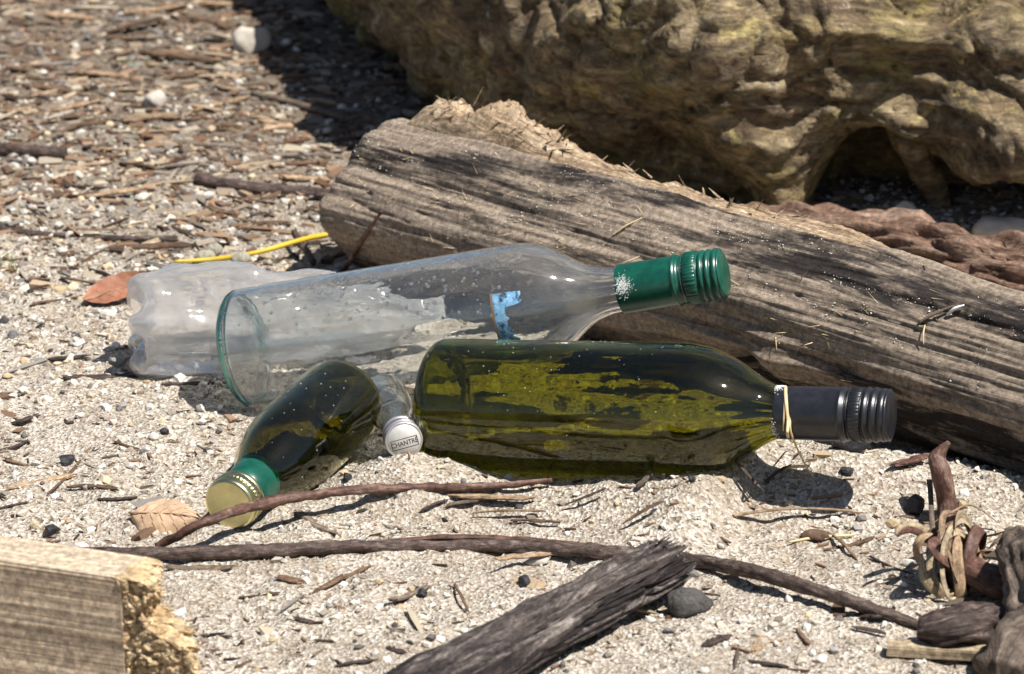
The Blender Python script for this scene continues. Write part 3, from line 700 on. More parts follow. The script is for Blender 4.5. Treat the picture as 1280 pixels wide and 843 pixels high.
R = R + bumpat(.235, .030, .020, .050, .042)       # foot beside the hollow
R = R - bumpat(.288, .012, .034, .034, .075)       # dark hollow
R = R - bumpat(.44, .000, .10, .034, .085)         # clear of the ground under the burl
R = R - bumpat(.13, .020, .06, .028, .03)          # long undercut
R = R + bumpat(.20, .14, .05, .04, .016) + bumpat(.30, .15, .04, .035, .012) + bumpat(.09, .10, .03, .03, .012)
G = path[:, None] + R[..., None] * (c[..., None] * BB[:, None] + s[..., None] * NN[:, None])
V, q, t, uv = gridsurf(G[:, ::-1])
under(TRN, mesh('trunk_body', V, q, t, M['trunk'], None, None, uv))
a_, b_ = PG(1176, 288) + np.array([.004, .05, 0]), P(1150, 200, .07) + np.array([0, .03, 0])
under(TRN, tube('root_stub', [a_ + (0, 0, -.01), a_ + (-.004, .006, .02), b_ + (0, .06, 0), b_ + (-.01, .10, .04)], [.008, .011, .014, .02], M['trunk'], n=40, nv=40, rough=.4, fscale=60))

# reddish log between the trunk and the driftwood
A_, B_ = PG(960, 300, .012), PG(1330, 355, .016)
path = catmull([A_ + (-.02, .02, -.02), A_, (A_ + B_) / 2 + (0, 0, .004), B_, B_ + (.16, -.05, 0)], 90)
Gt = tubegrid(path, np.interp(np.linspace(0, 1, 90), [0, .1, .3, 1], [.008, .022, .028, .036]), 90, .30, 90, .85, 150, .22)
V, q, t, uv = gridsurf(Gt)
tag(mesh('red_log', V, q, t, M['red_wood'], None, rebase(Gt), uv), 'reddish brown rotten log wedged between the trunk and the grey driftwood', 'log')

# ------------------------------------------------------------------ plank with a broken end, lower left
pa_, pb_ = P(-60, 693, .066), P(150, 724, .066)
pd = pb_ - pa_; pd[2] = 0; pd /= np.linalg.norm(pd); pn = np.array([-pd[1], pd[0], 0]); Lp = np.linalg.norm(pb_ - pa_)
pk = empty('broken_plank', [*pb_[:2], 0]); tag(pk, 'thick weathered plank with a golden broken end', 'plank')
start = pa_ - pd * .35; start[2] = 0
def bar_grid(start, d, n, L, W, H, nu_, seed, amp, msub=12, fr=60, fu=6):
    """rectangular bar as a tube grid with softened edges: front/top edge at start line"""
    m = msub; sec = []
    for k_ in range(m): sec.append((0, H * k_ / m))
    for k_ in range(m): sec.append((W * k_ / m, H))
    for k_ in range(m): sec.append((W, H - H * k_ / m))
    for k_ in range(m): sec.append((W - W * k_ / m, 0))
    sec = np.array(sec); u_ = np.linspace(0, L, nu_)
    G = start + u_[:, None, None] * d + sec[None, :, :1] * n + sec[None, :, 1:] * np.array([0, 0, 1.])
    nz = amp * fbm(st(u_[:, None] * fu, sec[None, :, 0] * fr, sec[None, :, 1] * fr), seed, 3)
    ctr = start + n * W / 2 + np.array([0, 0, H / 2]) + u_[:, None, None] * d
    dv = G - ctr; dv /= np.linalg.norm(dv, axis=2, keepdims=True)
    G = G + dv * nz[..., None]
    corner = (np.arange(4 * m) % m == 0); G[:, corner] -= dv[:, corner] * .0012
    per = np.concatenate([[0], np.cumsum(np.linalg.norm(np.diff(np.vstack([sec, sec[:1]]), axis=0), axis=1))])
    return G, (u_, per)
G, uvp = bar_grid(start, pd, pn, Lp + .35, .030, .066, 90, 5, .0006, 44, 130, 1.2)
V, q, t, uv = gridsurf(G[:, ::-1], uvs=(uvp[0], uvp[1][::-1].copy()))
under(pk, mesh('plank_body', V, q, t, M['plank'], None, None, uv, smooth=False))
# broken end: a crumbly torn surface that reaches farther out towards the bottom
rg = np.random.default_rng(14); e0 = start + pd * (Lp + .35); Hh, Wp = .066, .030
zz = np.concatenate([np.linspace(-.002, Hh - .0005, 190), [Hh + .0002]]); na, nb = 80, 70
reach = np.interp(zz / Hh, [0, .12, .25, .40, .50, .58, .64, .75, .88, .96, 1], [.040, .041, .038, .037, .034, .021, .013, .011, .014, .016, .010])
reach = reach + .0022 * fbm(st(zz * 160, 0 * zz, 0 * zz), 301, 3)
reach[-1] = -.003
sa = np.linspace(0, 1, na); sb = np.linspace(0, 1, nb)[1:]
Xe = np.concatenate([-.006 + (reach[:, None] + .006) * sa[None], reach[:, None] * (1 - .45 * sb[None] ** 1.5)], 1)
Ye = np.concatenate([np.zeros((len(zz), na)), Wp * np.broadcast_to(sb[None], (len(zz), nb - 1))], 1); Ze = np.broadcast_to(zz[:, None], Xe.shape)
p3 = st(Xe, Ye, Ze); w1, w2, wi = worley(p3 * np.array([55, 85, 125]) + .4 * fbm(p3 * 90, 311, 2)[..., None], 21)
dsp = .0016 * wi - .0018 * np.exp(-((w2 - w1) / .10) ** 2) + .0012 * fbm(p3 * 420, 312, 3)
dsp = dsp * sstep(-.006, .002, Xe); nx_ = np.concatenate([np.zeros(na), np.ones(nb - 1)]); nx_ = np.convolve(np.pad(nx_, 6, 'edge'), np.ones(13) / 13, 'valid')
Xe = Xe + dsp * nx_ * 1.6; Ye = Ye - dsp * (1 - nx_) * .9 + .0006 * (1 - nx_) - .0008 * (1 - nx_) * 0; Ze = Ze + .0008 * fbm(p3 * 200, 314, 2) * (Ze < Hh - .002)
G = e0 + Xe[..., None] * pd + Ye[..., None] * pn + Ze[..., None] * np.array([0, 0, 1.])
V, q, t, uv = gridsurf(G, wrap=False, uvs=(zz, np.concatenate([sa * .04, .04 + sb * Wp])))
uv = uv[:, ::-1]
under(pk, mesh('broken_end', V, q[:, ::-1], None, M['plank_end'], None, None, uv.reshape(-1, 4, 2)[:, ::-1], smooth=False))
it = []
for j_ in range(90):
    k_ = rg.integers(0, len(zz) - 12); m_ = rg.integers(na // 3, na + nb - 2)
    it.append(splinter(G[k_, m_], pd + rg.normal(size=3) * .35, rg.uniform(.002, .006), rg.uniform(.0003, .0010), rg))
o = under(pk, splinters('splinters', it, M['plank_end'])); o['kind'] = 'stuff'

# ------------------------------------------------------------------ charred branch in the foreground
A_, B_ = PG(515, 875, .013), PG(832, 705, .016)
NC, MC = 210, 150
path = catmull([A_ - (B_ - A_) * .25, A_, (A_ + B_) / 2 + (0, 0, .001), B_], NC)
Lc = np.linalg.norm(np.diff(path, axis=0), axis=1).sum()
rad = np.interp(np.linspace(0, 1, NC), [0, .3, .8, .93, 1], [.021, .0195, .0170, .0162, .0150])
Gt = tubegrid(path, rad, MC, 0, 0, .85)
T_, N_, B__ = frame_along(path); uu = np.linspace(0, Lc, NC); th = np.arange(MC) / MC * 2 * math.pi
cr = ridged(st(uu[:, None] * 10, np.cos(th)[None] * 3.2, np.sin(th)[None] * 3.2), 101, 4)
dr = -.0042 * np.clip(cr - .80, 0, 1.2) + .0016 * fbm(st(uu[:, None] * 40, np.cos(th)[None] * 3, np.sin(th)[None] * 3), 103, 3)
ctr = path[:, None]; dv = Gt - ctr; dv /= np.linalg.norm(dv, axis=2, keepdims=True); Gt = Gt + dv * dr[..., None]
jag = .008 * fbm(st(np.cos(th) * 4, np.sin(th) * 4, 0 * th), 105, 3)
ck = vnoise(st(uu[:, None] * 14, np.cos(th)[None] * 4.5, np.sin(th)[None] * 4.5), 107) + .3 * vnoise(st(uu[:, None] * 60, np.cos(th)[None] * 8, np.sin(th)[None] * 8), 108); Gt = Gt - dv * (.0030 * np.exp(-(ck / .05) ** 2))[..., None]
ck = vnoise(st(uu[:, None] * 60, np.cos(th)[None] * 2.5 + 4, np.sin(th)[None] * 2.5), 109); Gt = Gt - dv * (.0012 * np.exp(-(ck / .05) ** 2))[..., None]
wgt = sstep(.86, 1, np.linspace(0, 1, NC))[:, None]
Gt = Gt + T_[-1] * (jag[None] * wgt)[..., None]
V, q, t, uv = gridsurf(Gt)
cb = empty('charred_branch', [*path[NC // 2][:2], 0]); tag(cb, 'charred black branch with a cracked end lying on the sand', 'branch')
under(cb, mesh('branch_body', V, q, t, M['charred'], None, None, uv))
it = []
for j in range(60):
    a = rg.uniform(0, math.pi); c = path[-1] + (rg.uniform(.1, .9) * rad[-1]) * (math.cos(a) * B__[-1] + math.sin(a) * N_[-1]) - T_[-1] * .004
    it.append(splinter(c, T_[-1] + rg.normal(size=3) * .15, rg.uniform(.004, .011), rg.uniform(.0007, .0018), rg))
o = under(cb, splinters('splinters', it, M['charred'])); o['kind'] = 'stuff'
# pale bare patch where the bark came away near the end

# ------------------------------------------------------------------ loose sticks, slivers, stones
def gstick(name, pix, w, mat, label, cat='twig', group=None, rough=.18, lift=.6, nv=10, seed=0, taper=None, zs=None, flat=1.0, n=None, fscale=300, long=.45):
    """pix: picture points of a stick lying on the sand; w: width in picture pixels"""
    pts, rads = [], []
    for k_, (x, y) in enumerate(pix):
        q_ = PG(x, y); wd = -((q_ - CAM) @ BK); r = w / 2 * wd / FPX
        z = r * lift + (zs[k_] if zs else 0); q_ = PG(x, y, z); pts.append(q_); rads.append(r * (taper[k_] if taper else 1))
    o = tube(name, pts, rads, M[mat], rough=rough, seed=seed, nv=nv, flat=flat, n=n or max(12, 24 * (len(pts) - 1)), fscale=fscale, long=long)
    return tag(o, label, cat, group)
gstick('twig', [(196, 684), (255, 653), (330, 630), (415, 616), (510, 610), (600, 609), (690, 600)], 13, 'bark_red', 'thin reddish brown twig lying across the gold bottle cap', rough=.24, seed=1, zs=[.001, .016, .017, .013, .012, .010, .003], taper=[.8, 1, 1, 1, .9, .8, .5], nv=12)
gstick('stick', [(70, 687), (150, 692), (300, 690), (450, 683), (600, 682), (740, 689), (850, 699), (930, 712), (1010, 735), (1080, 758), (1150, 782)], 18, 'bark_dark', 'long thin dark stick running under the charred branch', 'stick', rough=.2, seed=2, zs=[0, .001, .002, .002, .001, .002, .002, .006, .006, .003, 0], taper=[.5, .8, 1, 1, 1, 1, 1, 1, 1, 1, .7], nv=16)
gstick('bark_sliver', [(470, 679), (560, 671), (650, 674), (735, 682)], 10, 'bark_red', 'reddish bark sliver lying along the long dark stick', 'bark', rough=.3, seed=3, zs=[.002, .006, .006, .003], flat=.5)
gstick('stick', [(246, 226), (320, 236), (380, 241), (440, 247)], 17, 'bark_dark', 'thick dark brown stick on the litter near the log end', 'stick', seed=4, nv=14)
gstick('stick', [(-20, 186), (40, 190), (82, 191)], 16, 'bark_dark', 'short thick dark stick end in the litter', 'stick', seed=5, nv=12)
gstick('twig', [(204, 177), (300, 186), (413, 197)], 8, 'bark_grey', 'straight tan twig on the litter beyond the dark stick', seed=6)
gstick('twig', [(316, 117), (370, 130), (430, 148)], 9, 'bark_grey', 'slanting tan twig reaching into the trunk shadow', seed=7)
gstick('twig', [(0, 287), (90, 296), (150, 298), (222, 299)], 8, 'bark_dark', 'long thin dark twig beyond the plastic bottle', seed=8)
tag(tube('twig', [P(427, 342, -.002), P(440, 322, .020), P(455, 297, .044), P(466, 281, .058), P(477, 264, .070)], [.0021, .0020, .0018, .0015, .0008], M['bark_red'], n=40, nv=10, rough=.3, fscale=300, long=.45, seed=9), 'thin upright red twig standing against the log end', 'twig')
# willow twig with catkins
e = empty('willow_twig', PG(330, 318)); tag(e, 'yellow willow twig with grey catkins beside the plastic bottle', 'twig')
pts = [PG(218, 327, .004), PG(270, 324, .006), PG(320, 316, .010), PG(370, 302, .013), PG(400, 295, .012), PG(452, 288, .010)]
under(e, tube('stem', pts, [.0012, .0018, .0019, .0019, .002, .002], M['yellow_twig'], n=50, rough=.12, seed=3))
for (x, y, L_) in ((256, 321, .016), (268, 313, .013), (301, 324, .015)):
    c0 = PG(x, y, .006); d = np.array([.9, .3, .1]); d /= np.linalg.norm(d)
    pth = c0 + np.linspace(-.5, .5, 14)[:, None] * d * L_
    Gt = tubegrid(pth, .0052 * np.sqrt(np.clip(1 - np.linspace(-1, 1, 14) ** 2, .03, 1)), 14, .25, x, 1, 500, 1); V, q, t, uv = gridsurf(Gt)
    under(e, mesh('catkin', V, q, t, M['catkin'], None, None, uv))
gstick('twig', [(368, 292), (380, 310), (392, 328)], 9, 'bark_dark', 'short dark twig crossing the yellow willow twig', seed=12, zs=[.012, .010, .004])

# straw on the olive bottle neck
st_ = empty('straw_stalks', G0 + GA * .2135 + (0, 0, .0165)); tag(st_, 'pale straw stalks caught on the black cap neck', 'straw')
n0 = G0 + GA * .2145 + np.array([0, -.002, .0165])
def neck_pt(a, off=.0162): return G0 + GA * .2150 + off * (np.array([0, -1, 0]) * math.sin(a) + np.array([0, 0, 1]) * math.cos(a))
e1 = PG(1034, 608, .001); e2 = PG(996, 556, .002); e3 = PG(966, 604, .001)
for pts, r in (([neck_pt(.1), neck_pt(.7), neck_pt(1.4) + GA * .002, neck_pt(2.1, .018) + GA * .004, (neck_pt(2.3, .03) + e1) / 2 + GA * .002, e1], .0007),
               ([neck_pt(.1) + GA * .0005, neck_pt(.8, .0166), neck_pt(1.5, .0168) + GA * .001, neck_pt(2.1, .018) + GA * .0015, e2], .0011),
               ([neck_pt(.1), neck_pt(.8, .0164) - GA * .0008, neck_pt(1.45, .0168) - GA * .0015, neck_pt(1.9, .0168) - GA * .0015], .0006)):
    under(st_, tube('stalk', pts, [r, r, r * .8, r * .6], M['straw'], n=44, nv=6, flat=.5, seed=4))
m_ = PG(1012, 583, .002)
tag(tube('straw', [m_, PG(990, 584, .004), PG(970, 590, .003), PG(930, 606, .001)], [.0009, .0009, .0006], M['straw'], n=24, nv=6), 'curved straw lying on the sand beside the olive bottle shoulder', 'straw')
tag(tube('straw', [PG(1066, 669, .002), PG(1020, 672, .002), PG(986, 678, .001)], [.0008, .001, .0006], M['straw'], n=20, nv=6), 'short pale straw behind the brown pebble', 'straw')
def on_log(px, py):
    best = None
    for u in np.linspace(.02, LLEN, 160):
        for a in np.linspace(1.0, 3.6, 60):
            pass
    Ug, Ag = np.meshgrid(np.linspace(.02, LLEN + .02, 260), np.linspace(1.2, 3.7, 140), indexing='ij'); pt = log_pt(Ug, Ag)
    d = pt - CAM; w = -(d @ BK); ex = 640 + FPX * (d @ RT) / w - px; ey = 421.5 - FPX * (d @ UP) / w - py
    k_ = np.unravel_index((ex ** 2 + ey ** 2 + 0 * w).argmin(), w.shape); nn = LBn * math.cos(Ag[k_]) + LN * math.sin(Ag[k_]); return pt[k_], nn
for (x0, y0, x1, y1, m, r, lab) in ((766, 297, 803, 274, 'straw', .0010, 'pale bent straw lying on the driftwood log'), (1150, 405, 1196, 384, 'bark_grey', .0018, 'short grey brown twig stuck to the driftwood log'), (1184, 396, 1208, 385, 'salt', .0018, 'small white chip on the driftwood log beside a twig'), (1158, 408, 1156, 432, 'straw', .0005, 'hair thin straw hanging down the driftwood log')):
    a, na = on_log(x0, y0); b2, nb = on_log(x1, y1)
    tag(tube('log_straw' if m == 'straw' else ('log_chip' if m == 'salt' else 'log_twig'), [a + na * .001, (a + b2) / 2 + na * .003, b2 + nb * .002], [r * .7, r, r * .4], M[m], n=14, nv=8, flat=.6), lab, 'straw' if m == 'straw' else ('chip' if m == 'salt' else 'twig'))

# slivers of wood: (x0, y0, x1, y1, width, material)
def sliver_mesh(L, w, h, seed):
    rg = np.random.default_rng(seed); n_, m = 9, 8
    u = np.linspace(-.5, .5, n_); wid = w / 2 * np.interp(u, [-.5, -.45, 0, .44, .5], [.55, .85, 1, .85, .42]) * (1 + .25 * rg.uniform(-1, 1, n_))
    bend = L * .05 * rg.uniform(-1, 1) * (1 - (2 * u) ** 2); off = np.cumsum(rg.normal(size=n_)) * w * .10
    a = np.arange(m) / m * 2 * math.pi
    sq = 1 / (np.abs(np.cos(a)) ** 4 + np.abs(np.sin(a)) ** 4) ** .25
    G = np.stack([np.broadcast_to((u * L)[:, None], (n_, m)), (wid[:, None] * (np.cos(a) * sq)[None]) + off[:, None], -(h / 2 * (np.sin(a) * sq)[None] * (wid / wid.max())[:, None] ** .4) + bend[:, None]], -1)
    G += rg.normal(size=G.shape) * min(w, h) * .05
    G[0, :, 0] += rg.uniform(-1, 1, m) * w * .6; G[-1, :, 0] += rg.uniform(-1, 1, m) * w * .6
    return gridsurf(G)
def sliver(name, x0, y0, x1, y1, w, mat, label, group, seed, hr=.45, lift=0.0, tilt=0.0, cat='wood chip'):
    a, b2 = PG(x0, y0), PG(x1, y1); c0 = (a + b2) / 2; d = b2 - a; d[2] = 0; L = np.linalg.norm(d)
    wd = -((c0 - CAM) @ BK); ww = w * wd / FPX; h = max(ww * hr, .0012)
    V, q, t, uv = sliver_mesh(L, ww * 1.1, h, seed)
    o = mesh(name, V, q, t, M[mat], None, None, uv, smooth=False)
    z = max(float(terrain(a[0], a[1])), float(terrain(b2[0], b2[1])), float(terrain(c0[0], c0[1])) - .001)
    o.location = (c0[0], c0[1], z + h * .35 + lift)
    sl_ = (float(terrain0(b2[0], b2[1])) - float(terrain0(a[0], a[1]))) / max(L, .001)
    o.rotation_euler = (random.Random(seed).uniform(-.35, .35), -math.atan(sl_) + tilt, math.atan2(d[1], d[0]))
    return tag(o, label, cat, group)
LM = [(x, y, PG(x, y), n_) for x, y, n_ in [(240, 790, 'the broken plank end'), (290, 640, 'the gold bottle cap'), (200, 470, 'the plastic bottle'), (205, 655, 'the curled tan leaf'), (680, 760, 'the charred branch'), (860, 770, 'the rough grey stone'), (1183, 650, 'the upright red twig'), (1165, 835, 'the pale sawn strip'), (667, 705, 'the white shell'), (800, 600, 'the olive bottle body'), (1040, 590, 'the black bottle cap'), (450, 690, 'the long dark stick'), (1195, 790, 'the dark bark chunk'), (508, 580, 'the silver printed cap'), (1018, 675, 'the flat brown pebble'), (330, 520, 'the clear bottle base'), (315, 75, 'the pale block of stone'), (193, 140, 'the round white pebble'), (340, 240, 'the thick dark stick'), (330, 318, 'the yellow willow twig'), (110, 297, 'the long thin dark twig'), (176, 88, 'the green grass sprout'), (8, 338, 'the green grass tuft'), (40, 190, 'the short thick stick end'), (130, 370, 'the reddish brown leaf'), (310, 187, 'the straight tan twig'), (15, 420, 'the bluish slate pebble'), (82, 578, 'the bare sand left of the gold cap'), (600, 620, 'the reddish twig tip'), (120, 20, 'the upper litter')] if n_ not in ('the bare sand left of the gold cap', 'the upper litter')]
def near_of(px, py):
    q_ = PG(px, py); return min(LM, key=lambda m: np.linalg.norm((m[2] - q_)[:2]))[3]
def size_word(L, w): return ('long' if L > 75 else 'short' if L < 42 else 'medium') + (' thin' if w < L * .11 else ' broad' if w > L * .2 else '')
BACK = [(182, 70, 272, 82, 14, 'chip_brown'), (69, 141, 124, 129, 9, 'chip_tan'), (153, 153, 224, 148, 11, 'chip_tan'), (241, 143, 310, 127, 12, 'chip_tan'), (272, 167, 310, 163, 9, 'chip_tan'), (138, 45, 203, 31, 14, 'chip_brown'), (107, 248, 186, 237, 11, 'chip_tan'), (220, 237, 289, 275, 11, 'chip_brown'), (248, 239, 344, 258, 7, 'chip_brown'), (213, 279, 282, 275, 8, 'chip_tan'), (323, 63, 366, 58, 7, 'chip_brown'), (292, 218, 413, 206, 8, 'chip_brown'), (74, 172, 138, 155, 8, 'chip_brown'), (138, 314, 237, 309, 14, 'chip_brown'), (79, 350, 117, 357, 7, 'chip_brown'), (55, 248, 106, 246, 8, 'chip_tan'), (20, 60, 70, 52, 14, 'chip_brown'), (100, 95, 150, 100, 12, 'chip_tan'), (30, 110, 90, 118, 10, 'chip_brown'), (0, 143, 40, 138, 16, 'chip_tan'), (150, 205, 200, 214, 8, 'chip_brown'), (85, 215, 140, 208, 9, 'chip_tan'), (330, 165, 375, 160, 9, 'chip_tan'), (350, 225, 415, 232, 9, 'chip_tan'), (200, 105, 250, 98, 10, 'chip_brown'), (270, 110, 300, 117, 9, 'chip_tan'), (160, 20, 230, 12, 12, 'chip_tan'), (240, 30, 290, 40, 11, 'chip_brown'), (60, 20, 120, 28, 13, 'chip_tan'), (300, 275, 360, 282, 8, 'chip_brown'), (320, 150, 345, 158, 10, 'chip_tan'), (395, 262, 428, 268, 12, 'chip_tan'), (12, 235, 60, 229, 9, 'chip_brown'), (230, 205, 280, 197, 8, 'chip_tan'), (380, 128, 420, 133, 9, 'chip_tan'), (120, 188, 175, 193, 9, 'chip_tan'), (325, 95, 360, 90, 12, 'chip_tan'), (5, 85, 35, 92, 12, 'chip_brown'), (300, 20, 350, 15, 9, 'chip_brown'), (250, 8, 330, 4, 14, 'chip_tan')]
for k_, (x0, y0, x1, y1, w, m) in enumerate(BACK):
    sliver('wood_sliver', x0, y0, x1, y1, w, m, '%s %s wood sliver in the litter nearest %s' % (size_word(math.hypot(x1 - x0, y1 - y0), w), 'pale tan' if m == 'chip_tan' else 'dark brown', near_of((x0 + x1) / 2, (y0 + y1) / 2)), 'wood slivers in the litter', 300 + k_)
FRONT = [(62, 455, 107, 452, 12, 'bark_dark'), (81, 476, 190, 470, 13, 'bark_dark'), (203, 483, 290, 487, 6, 'bark_dark'), (0, 494, 34, 492, 8, 'bark_dark'), (-4, 566, 34, 553, 7, 'bark_dark'), (144, 555, 224, 566, 9, 'chip_brown'), (17, 531, 48, 524, 8, 'bark_dark'), (7, 614, 94, 597, 9, 'chip_tan'), (60, 620, 104, 578, 4, 'chip_brown'), (84, 612, 144, 615, 7, 'chip_brown'), (-2, 638, 35, 629, 5, 'bark_dark'), (124, 629, 168, 629, 8, 'bark_dark'), (370, 644, 413, 674, 14, 'bark_grey'), (205, 714, 289, 708, 11, 'bark_grey'), (363, 755, 430, 721, 6, 'chip_brown'), (348, 725, 376, 731, 9, 'chip_brown'), (252, 798, 289, 800, 6, 'bark_dark'), (370, 775, 393, 778, 8, 'bark_dark'), (296, 835, 316, 828, 7, 'chip_brown'), (400, 737, 462, 708, 6, 'chip_brown'), (486, 757, 537, 734, 13, 'bark_grey'), (484, 812, 503, 817, 9, 'bark_dark'), (568, 735, 584, 768, 4, 'chip_brown'), (565, 639, 665, 625, 12, 'chip_tan'), (560, 645, 627, 634, 8, 'bark_grey'), (591, 648, 682, 646, 4, 'chip_tan'), (706, 641, 756, 629, 5, 'bark_dark'), (795, 615, 812, 603, 8, 'bark_grey'), (527, 644, 558, 642, 5, 'bark_dark'), (910, 632, 960, 646, 5, 'bark_dark'), (919, 651, 1077, 648, 7, 'chip_tan'), (955, 625, 987, 610, 4, 'bark_dark'), (1031, 689, 1092, 673, 7, 'chip_brown'), (1034, 666, 1070, 702, 5, 'chip_tan'), (1088, 698, 1142, 720, 4, 'bark_dark'), (1066, 788, 1106, 799, 6, 'bark_dark'), (1077, 777, 1113, 781, 10, 'bark_dark'), (881, 808, 910, 801, 13, 'bark_dark'), (941, 817, 955, 797, 12, 'chip_tan'), (937, 828, 984, 838, 7, 'bark_dark'), (996, 790, 1012, 808, 7, 'chip_brown'), (40, 383, 76, 378, 8, 'chip_brown'), (5, 575, 60, 590, 6, 'chip_brown'), (180, 600, 240, 606, 5, 'chip_brown'), (420, 835, 470, 826, 6, 'bark_dark'), (300, 750, 350, 745, 5, 'bark_dark'), (640, 655, 700, 660, 5, 'chip_brown'), (780, 668, 830, 660, 5, 'chip_brown'), (860, 740, 900, 748, 5, 'bark_dark'), (700, 790, 730, 800, 8, 'chip_brown')]
NM = {'bark_dark': 'dark', 'chip_brown': 'brown', 'chip_tan': 'pale tan', 'bark_grey': 'grey'}
for k_, (x0, y0, x1, y1, w, m) in enumerate(FRONT):
    sliver('wood_sliver', x0, y0, x1, y1, w, m, '%s %s wood sliver on the sand nearest %s' % (size_word(math.hypot(x1 - x0, y1 - y0), w), NM[m], near_of((x0 + x1) / 2, (y0 + y1) / 2)), 'wood slivers on the sand', 400 + k_)
sliver('bark_piece', 1115, 607, 1166, 578, 16, 'bark_red', 'pinkish flat bark piece leaning by the upright red twig', None, 460, .3, .002, cat='bark')
sliver('wood_chip', 622, 720, 688, 704, 8, 'chip_tan', 'orange tan wood chip resting on a white shell', None, 461, .5, .004, .06)
# stones
def stone(name, px, py, w, mat, label, group=None, asp=(1, .8, .6), seed=0, sub=ICO2, rot=None, sink=.3, ang=.5, cat='pebble'):
    rg = np.random.default_rng(seed + 7000); q_ = PG(px, py); wd = -((q_ - CAM) @ BK); s = w / 2 * wd / FPX
    v = sub[0].copy()
    for _ in range(7):                          # facets
        d = rg.normal(size=3); d /= np.linalg.norm(d); k0 = rg.uniform(1 - ang, .95); m = v @ d; v = v - np.outer(np.clip(m - k0, 0, None), d)
    v = v * (1 + .16 * fbm(v * 1.9 + seed, seed, 3))[:, None] * np.array(asp) * s
    z = float(terrain(q_[0], q_[1]))
    hz = asp[2] * s
    q_ = PG(px, py, hz * (1 - 2 * sink) * .5)
    o = mesh(name, v - np.array([0, 0, -hz]), None, sub[1], M[mat], None, None, None, smooth=(sub is ICO3))
    o.location = (q_[0], q_[1], float(terrain(q_[0], q_[1])) - 2 * hz * sink); o.rotation_euler = (0, 0, rg.uniform(0, 6) if rot is None else rot)
    return tag(o, label, cat, group)
stone('stone', 315, 60, 50, 'stone_pale', 'pale angular block of stone beside the trunk shadow', None, (1, .6, .85), 1, ICO3, .2, .12, .5, 'stone')
stone('pebble', 193, 130, 30, 'stone_white', 'round white pebble alone in the far litter', None, (1, .9, .85), 2, ICO3, sink=.15, ang=.2)
stone('stone', 1258, 290, 80, 'stone_pale', 'pale flat stone behind the red log under the burl', None, (1, .5, .55), 3, ICO3, .1, .2, .4, 'stone')
stone('stone', 1205, 296, 30, 'stone_tan', 'small tan stone beside the trunk root stub', None, (1, .6, .5), 4, ICO3, .1, .2, .4, 'stone')
stone('stone', 1130, 272, 36, 'stone_pale', 'pale stone showing through the hollow under the trunk', None, (1, .6, .9), 44, ICO3, .1, .2, .4, 'stone')
stone('stone', 860, 758, 62, 'rough_stone', 'rough dark grey stone beside the charred branch', None, (1, .75, .62), 5, ICO3, .3, .2, .5, 'stone')
stone('pebble', 1018, 672, 38, 'chip_brown', 'flat brown pebble on the sand behind the long stick', None, (1, .5, .45), 6, ICO3, .1, .25)
stone('shell', 667, 700, 42, 'stone_white', 'smooth white shell fragment under an orange wood chip', None, (1, .7, .35), 7, ICO3, .2, .25, .15, 'shell')
for k_, (x, y, w) in enumerate([(64, 666, 25), (82, 578, 26), (656, 729, 26), (434, 601, 18), (863, 644, 15), (1130, 583, 14), (1059, 577, 18), (528, 742, 16), (205, 541, 14)]):
    stone('charcoal_bit', x, y, w, 'charcoal', 'small black charcoal bit on the sand nearest ' + near_of(x, y), 'charcoal bits on the sand', (1, .8, .65), 20 + k_, ICO2, sink=.2, ang=.5, cat='charcoal')
stone('charcoal_lump', 1143, 645, 28, 'charcoal', 'glossy black charcoal lump left of the upright red twig', None, (.9, .8, 1), 40, ICO2, sink=.1, ang=.5, cat='charcoal')
stone('charcoal_lump', 1062, 600, 56, 'charcoal', 'large charcoal lump in the shadow under the black cap', None, (1, .5, .5), 41, ICO3, .1, .15, .5, 'charcoal')
WB = [(180, 191, 15), (260, 246, 18), (179, 249, 20), (206, 258, 20), (74, 284, 17), (53, 93, 15), (236, 64, 13), (17, 210, 16), (361, 138, 13), (385, 148, 13), (409, 165, 13), (299, 107, 13), (306, 203, 18), (358, 255, 15), (382, 186, 16), (227, 160, 15), (7, 280, 20), (40, 205, 16), (100, 225, 14), (150, 20, 14), (140, 262, 16), (320, 262, 14), (400, 222, 14), (95, 60, 13), (330, 240, 13), (290, 190, 12), (60, 240, 14), (265, 215, 12), (420, 190, 12), (120, 270, 13), (235, 285, 14), (40, 260, 13), (345, 200, 12)]
for k_, (x, y, w) in enumerate(WB): stone('pebble', x, y, w, 'stone_white', '%s white pebble in the litter nearest %s' % ('larger' if w > 15 else 'small', near_of(x, y)), 'white pebbles in the litter', (1, .8, .65), 60 + k_, sink=.2)
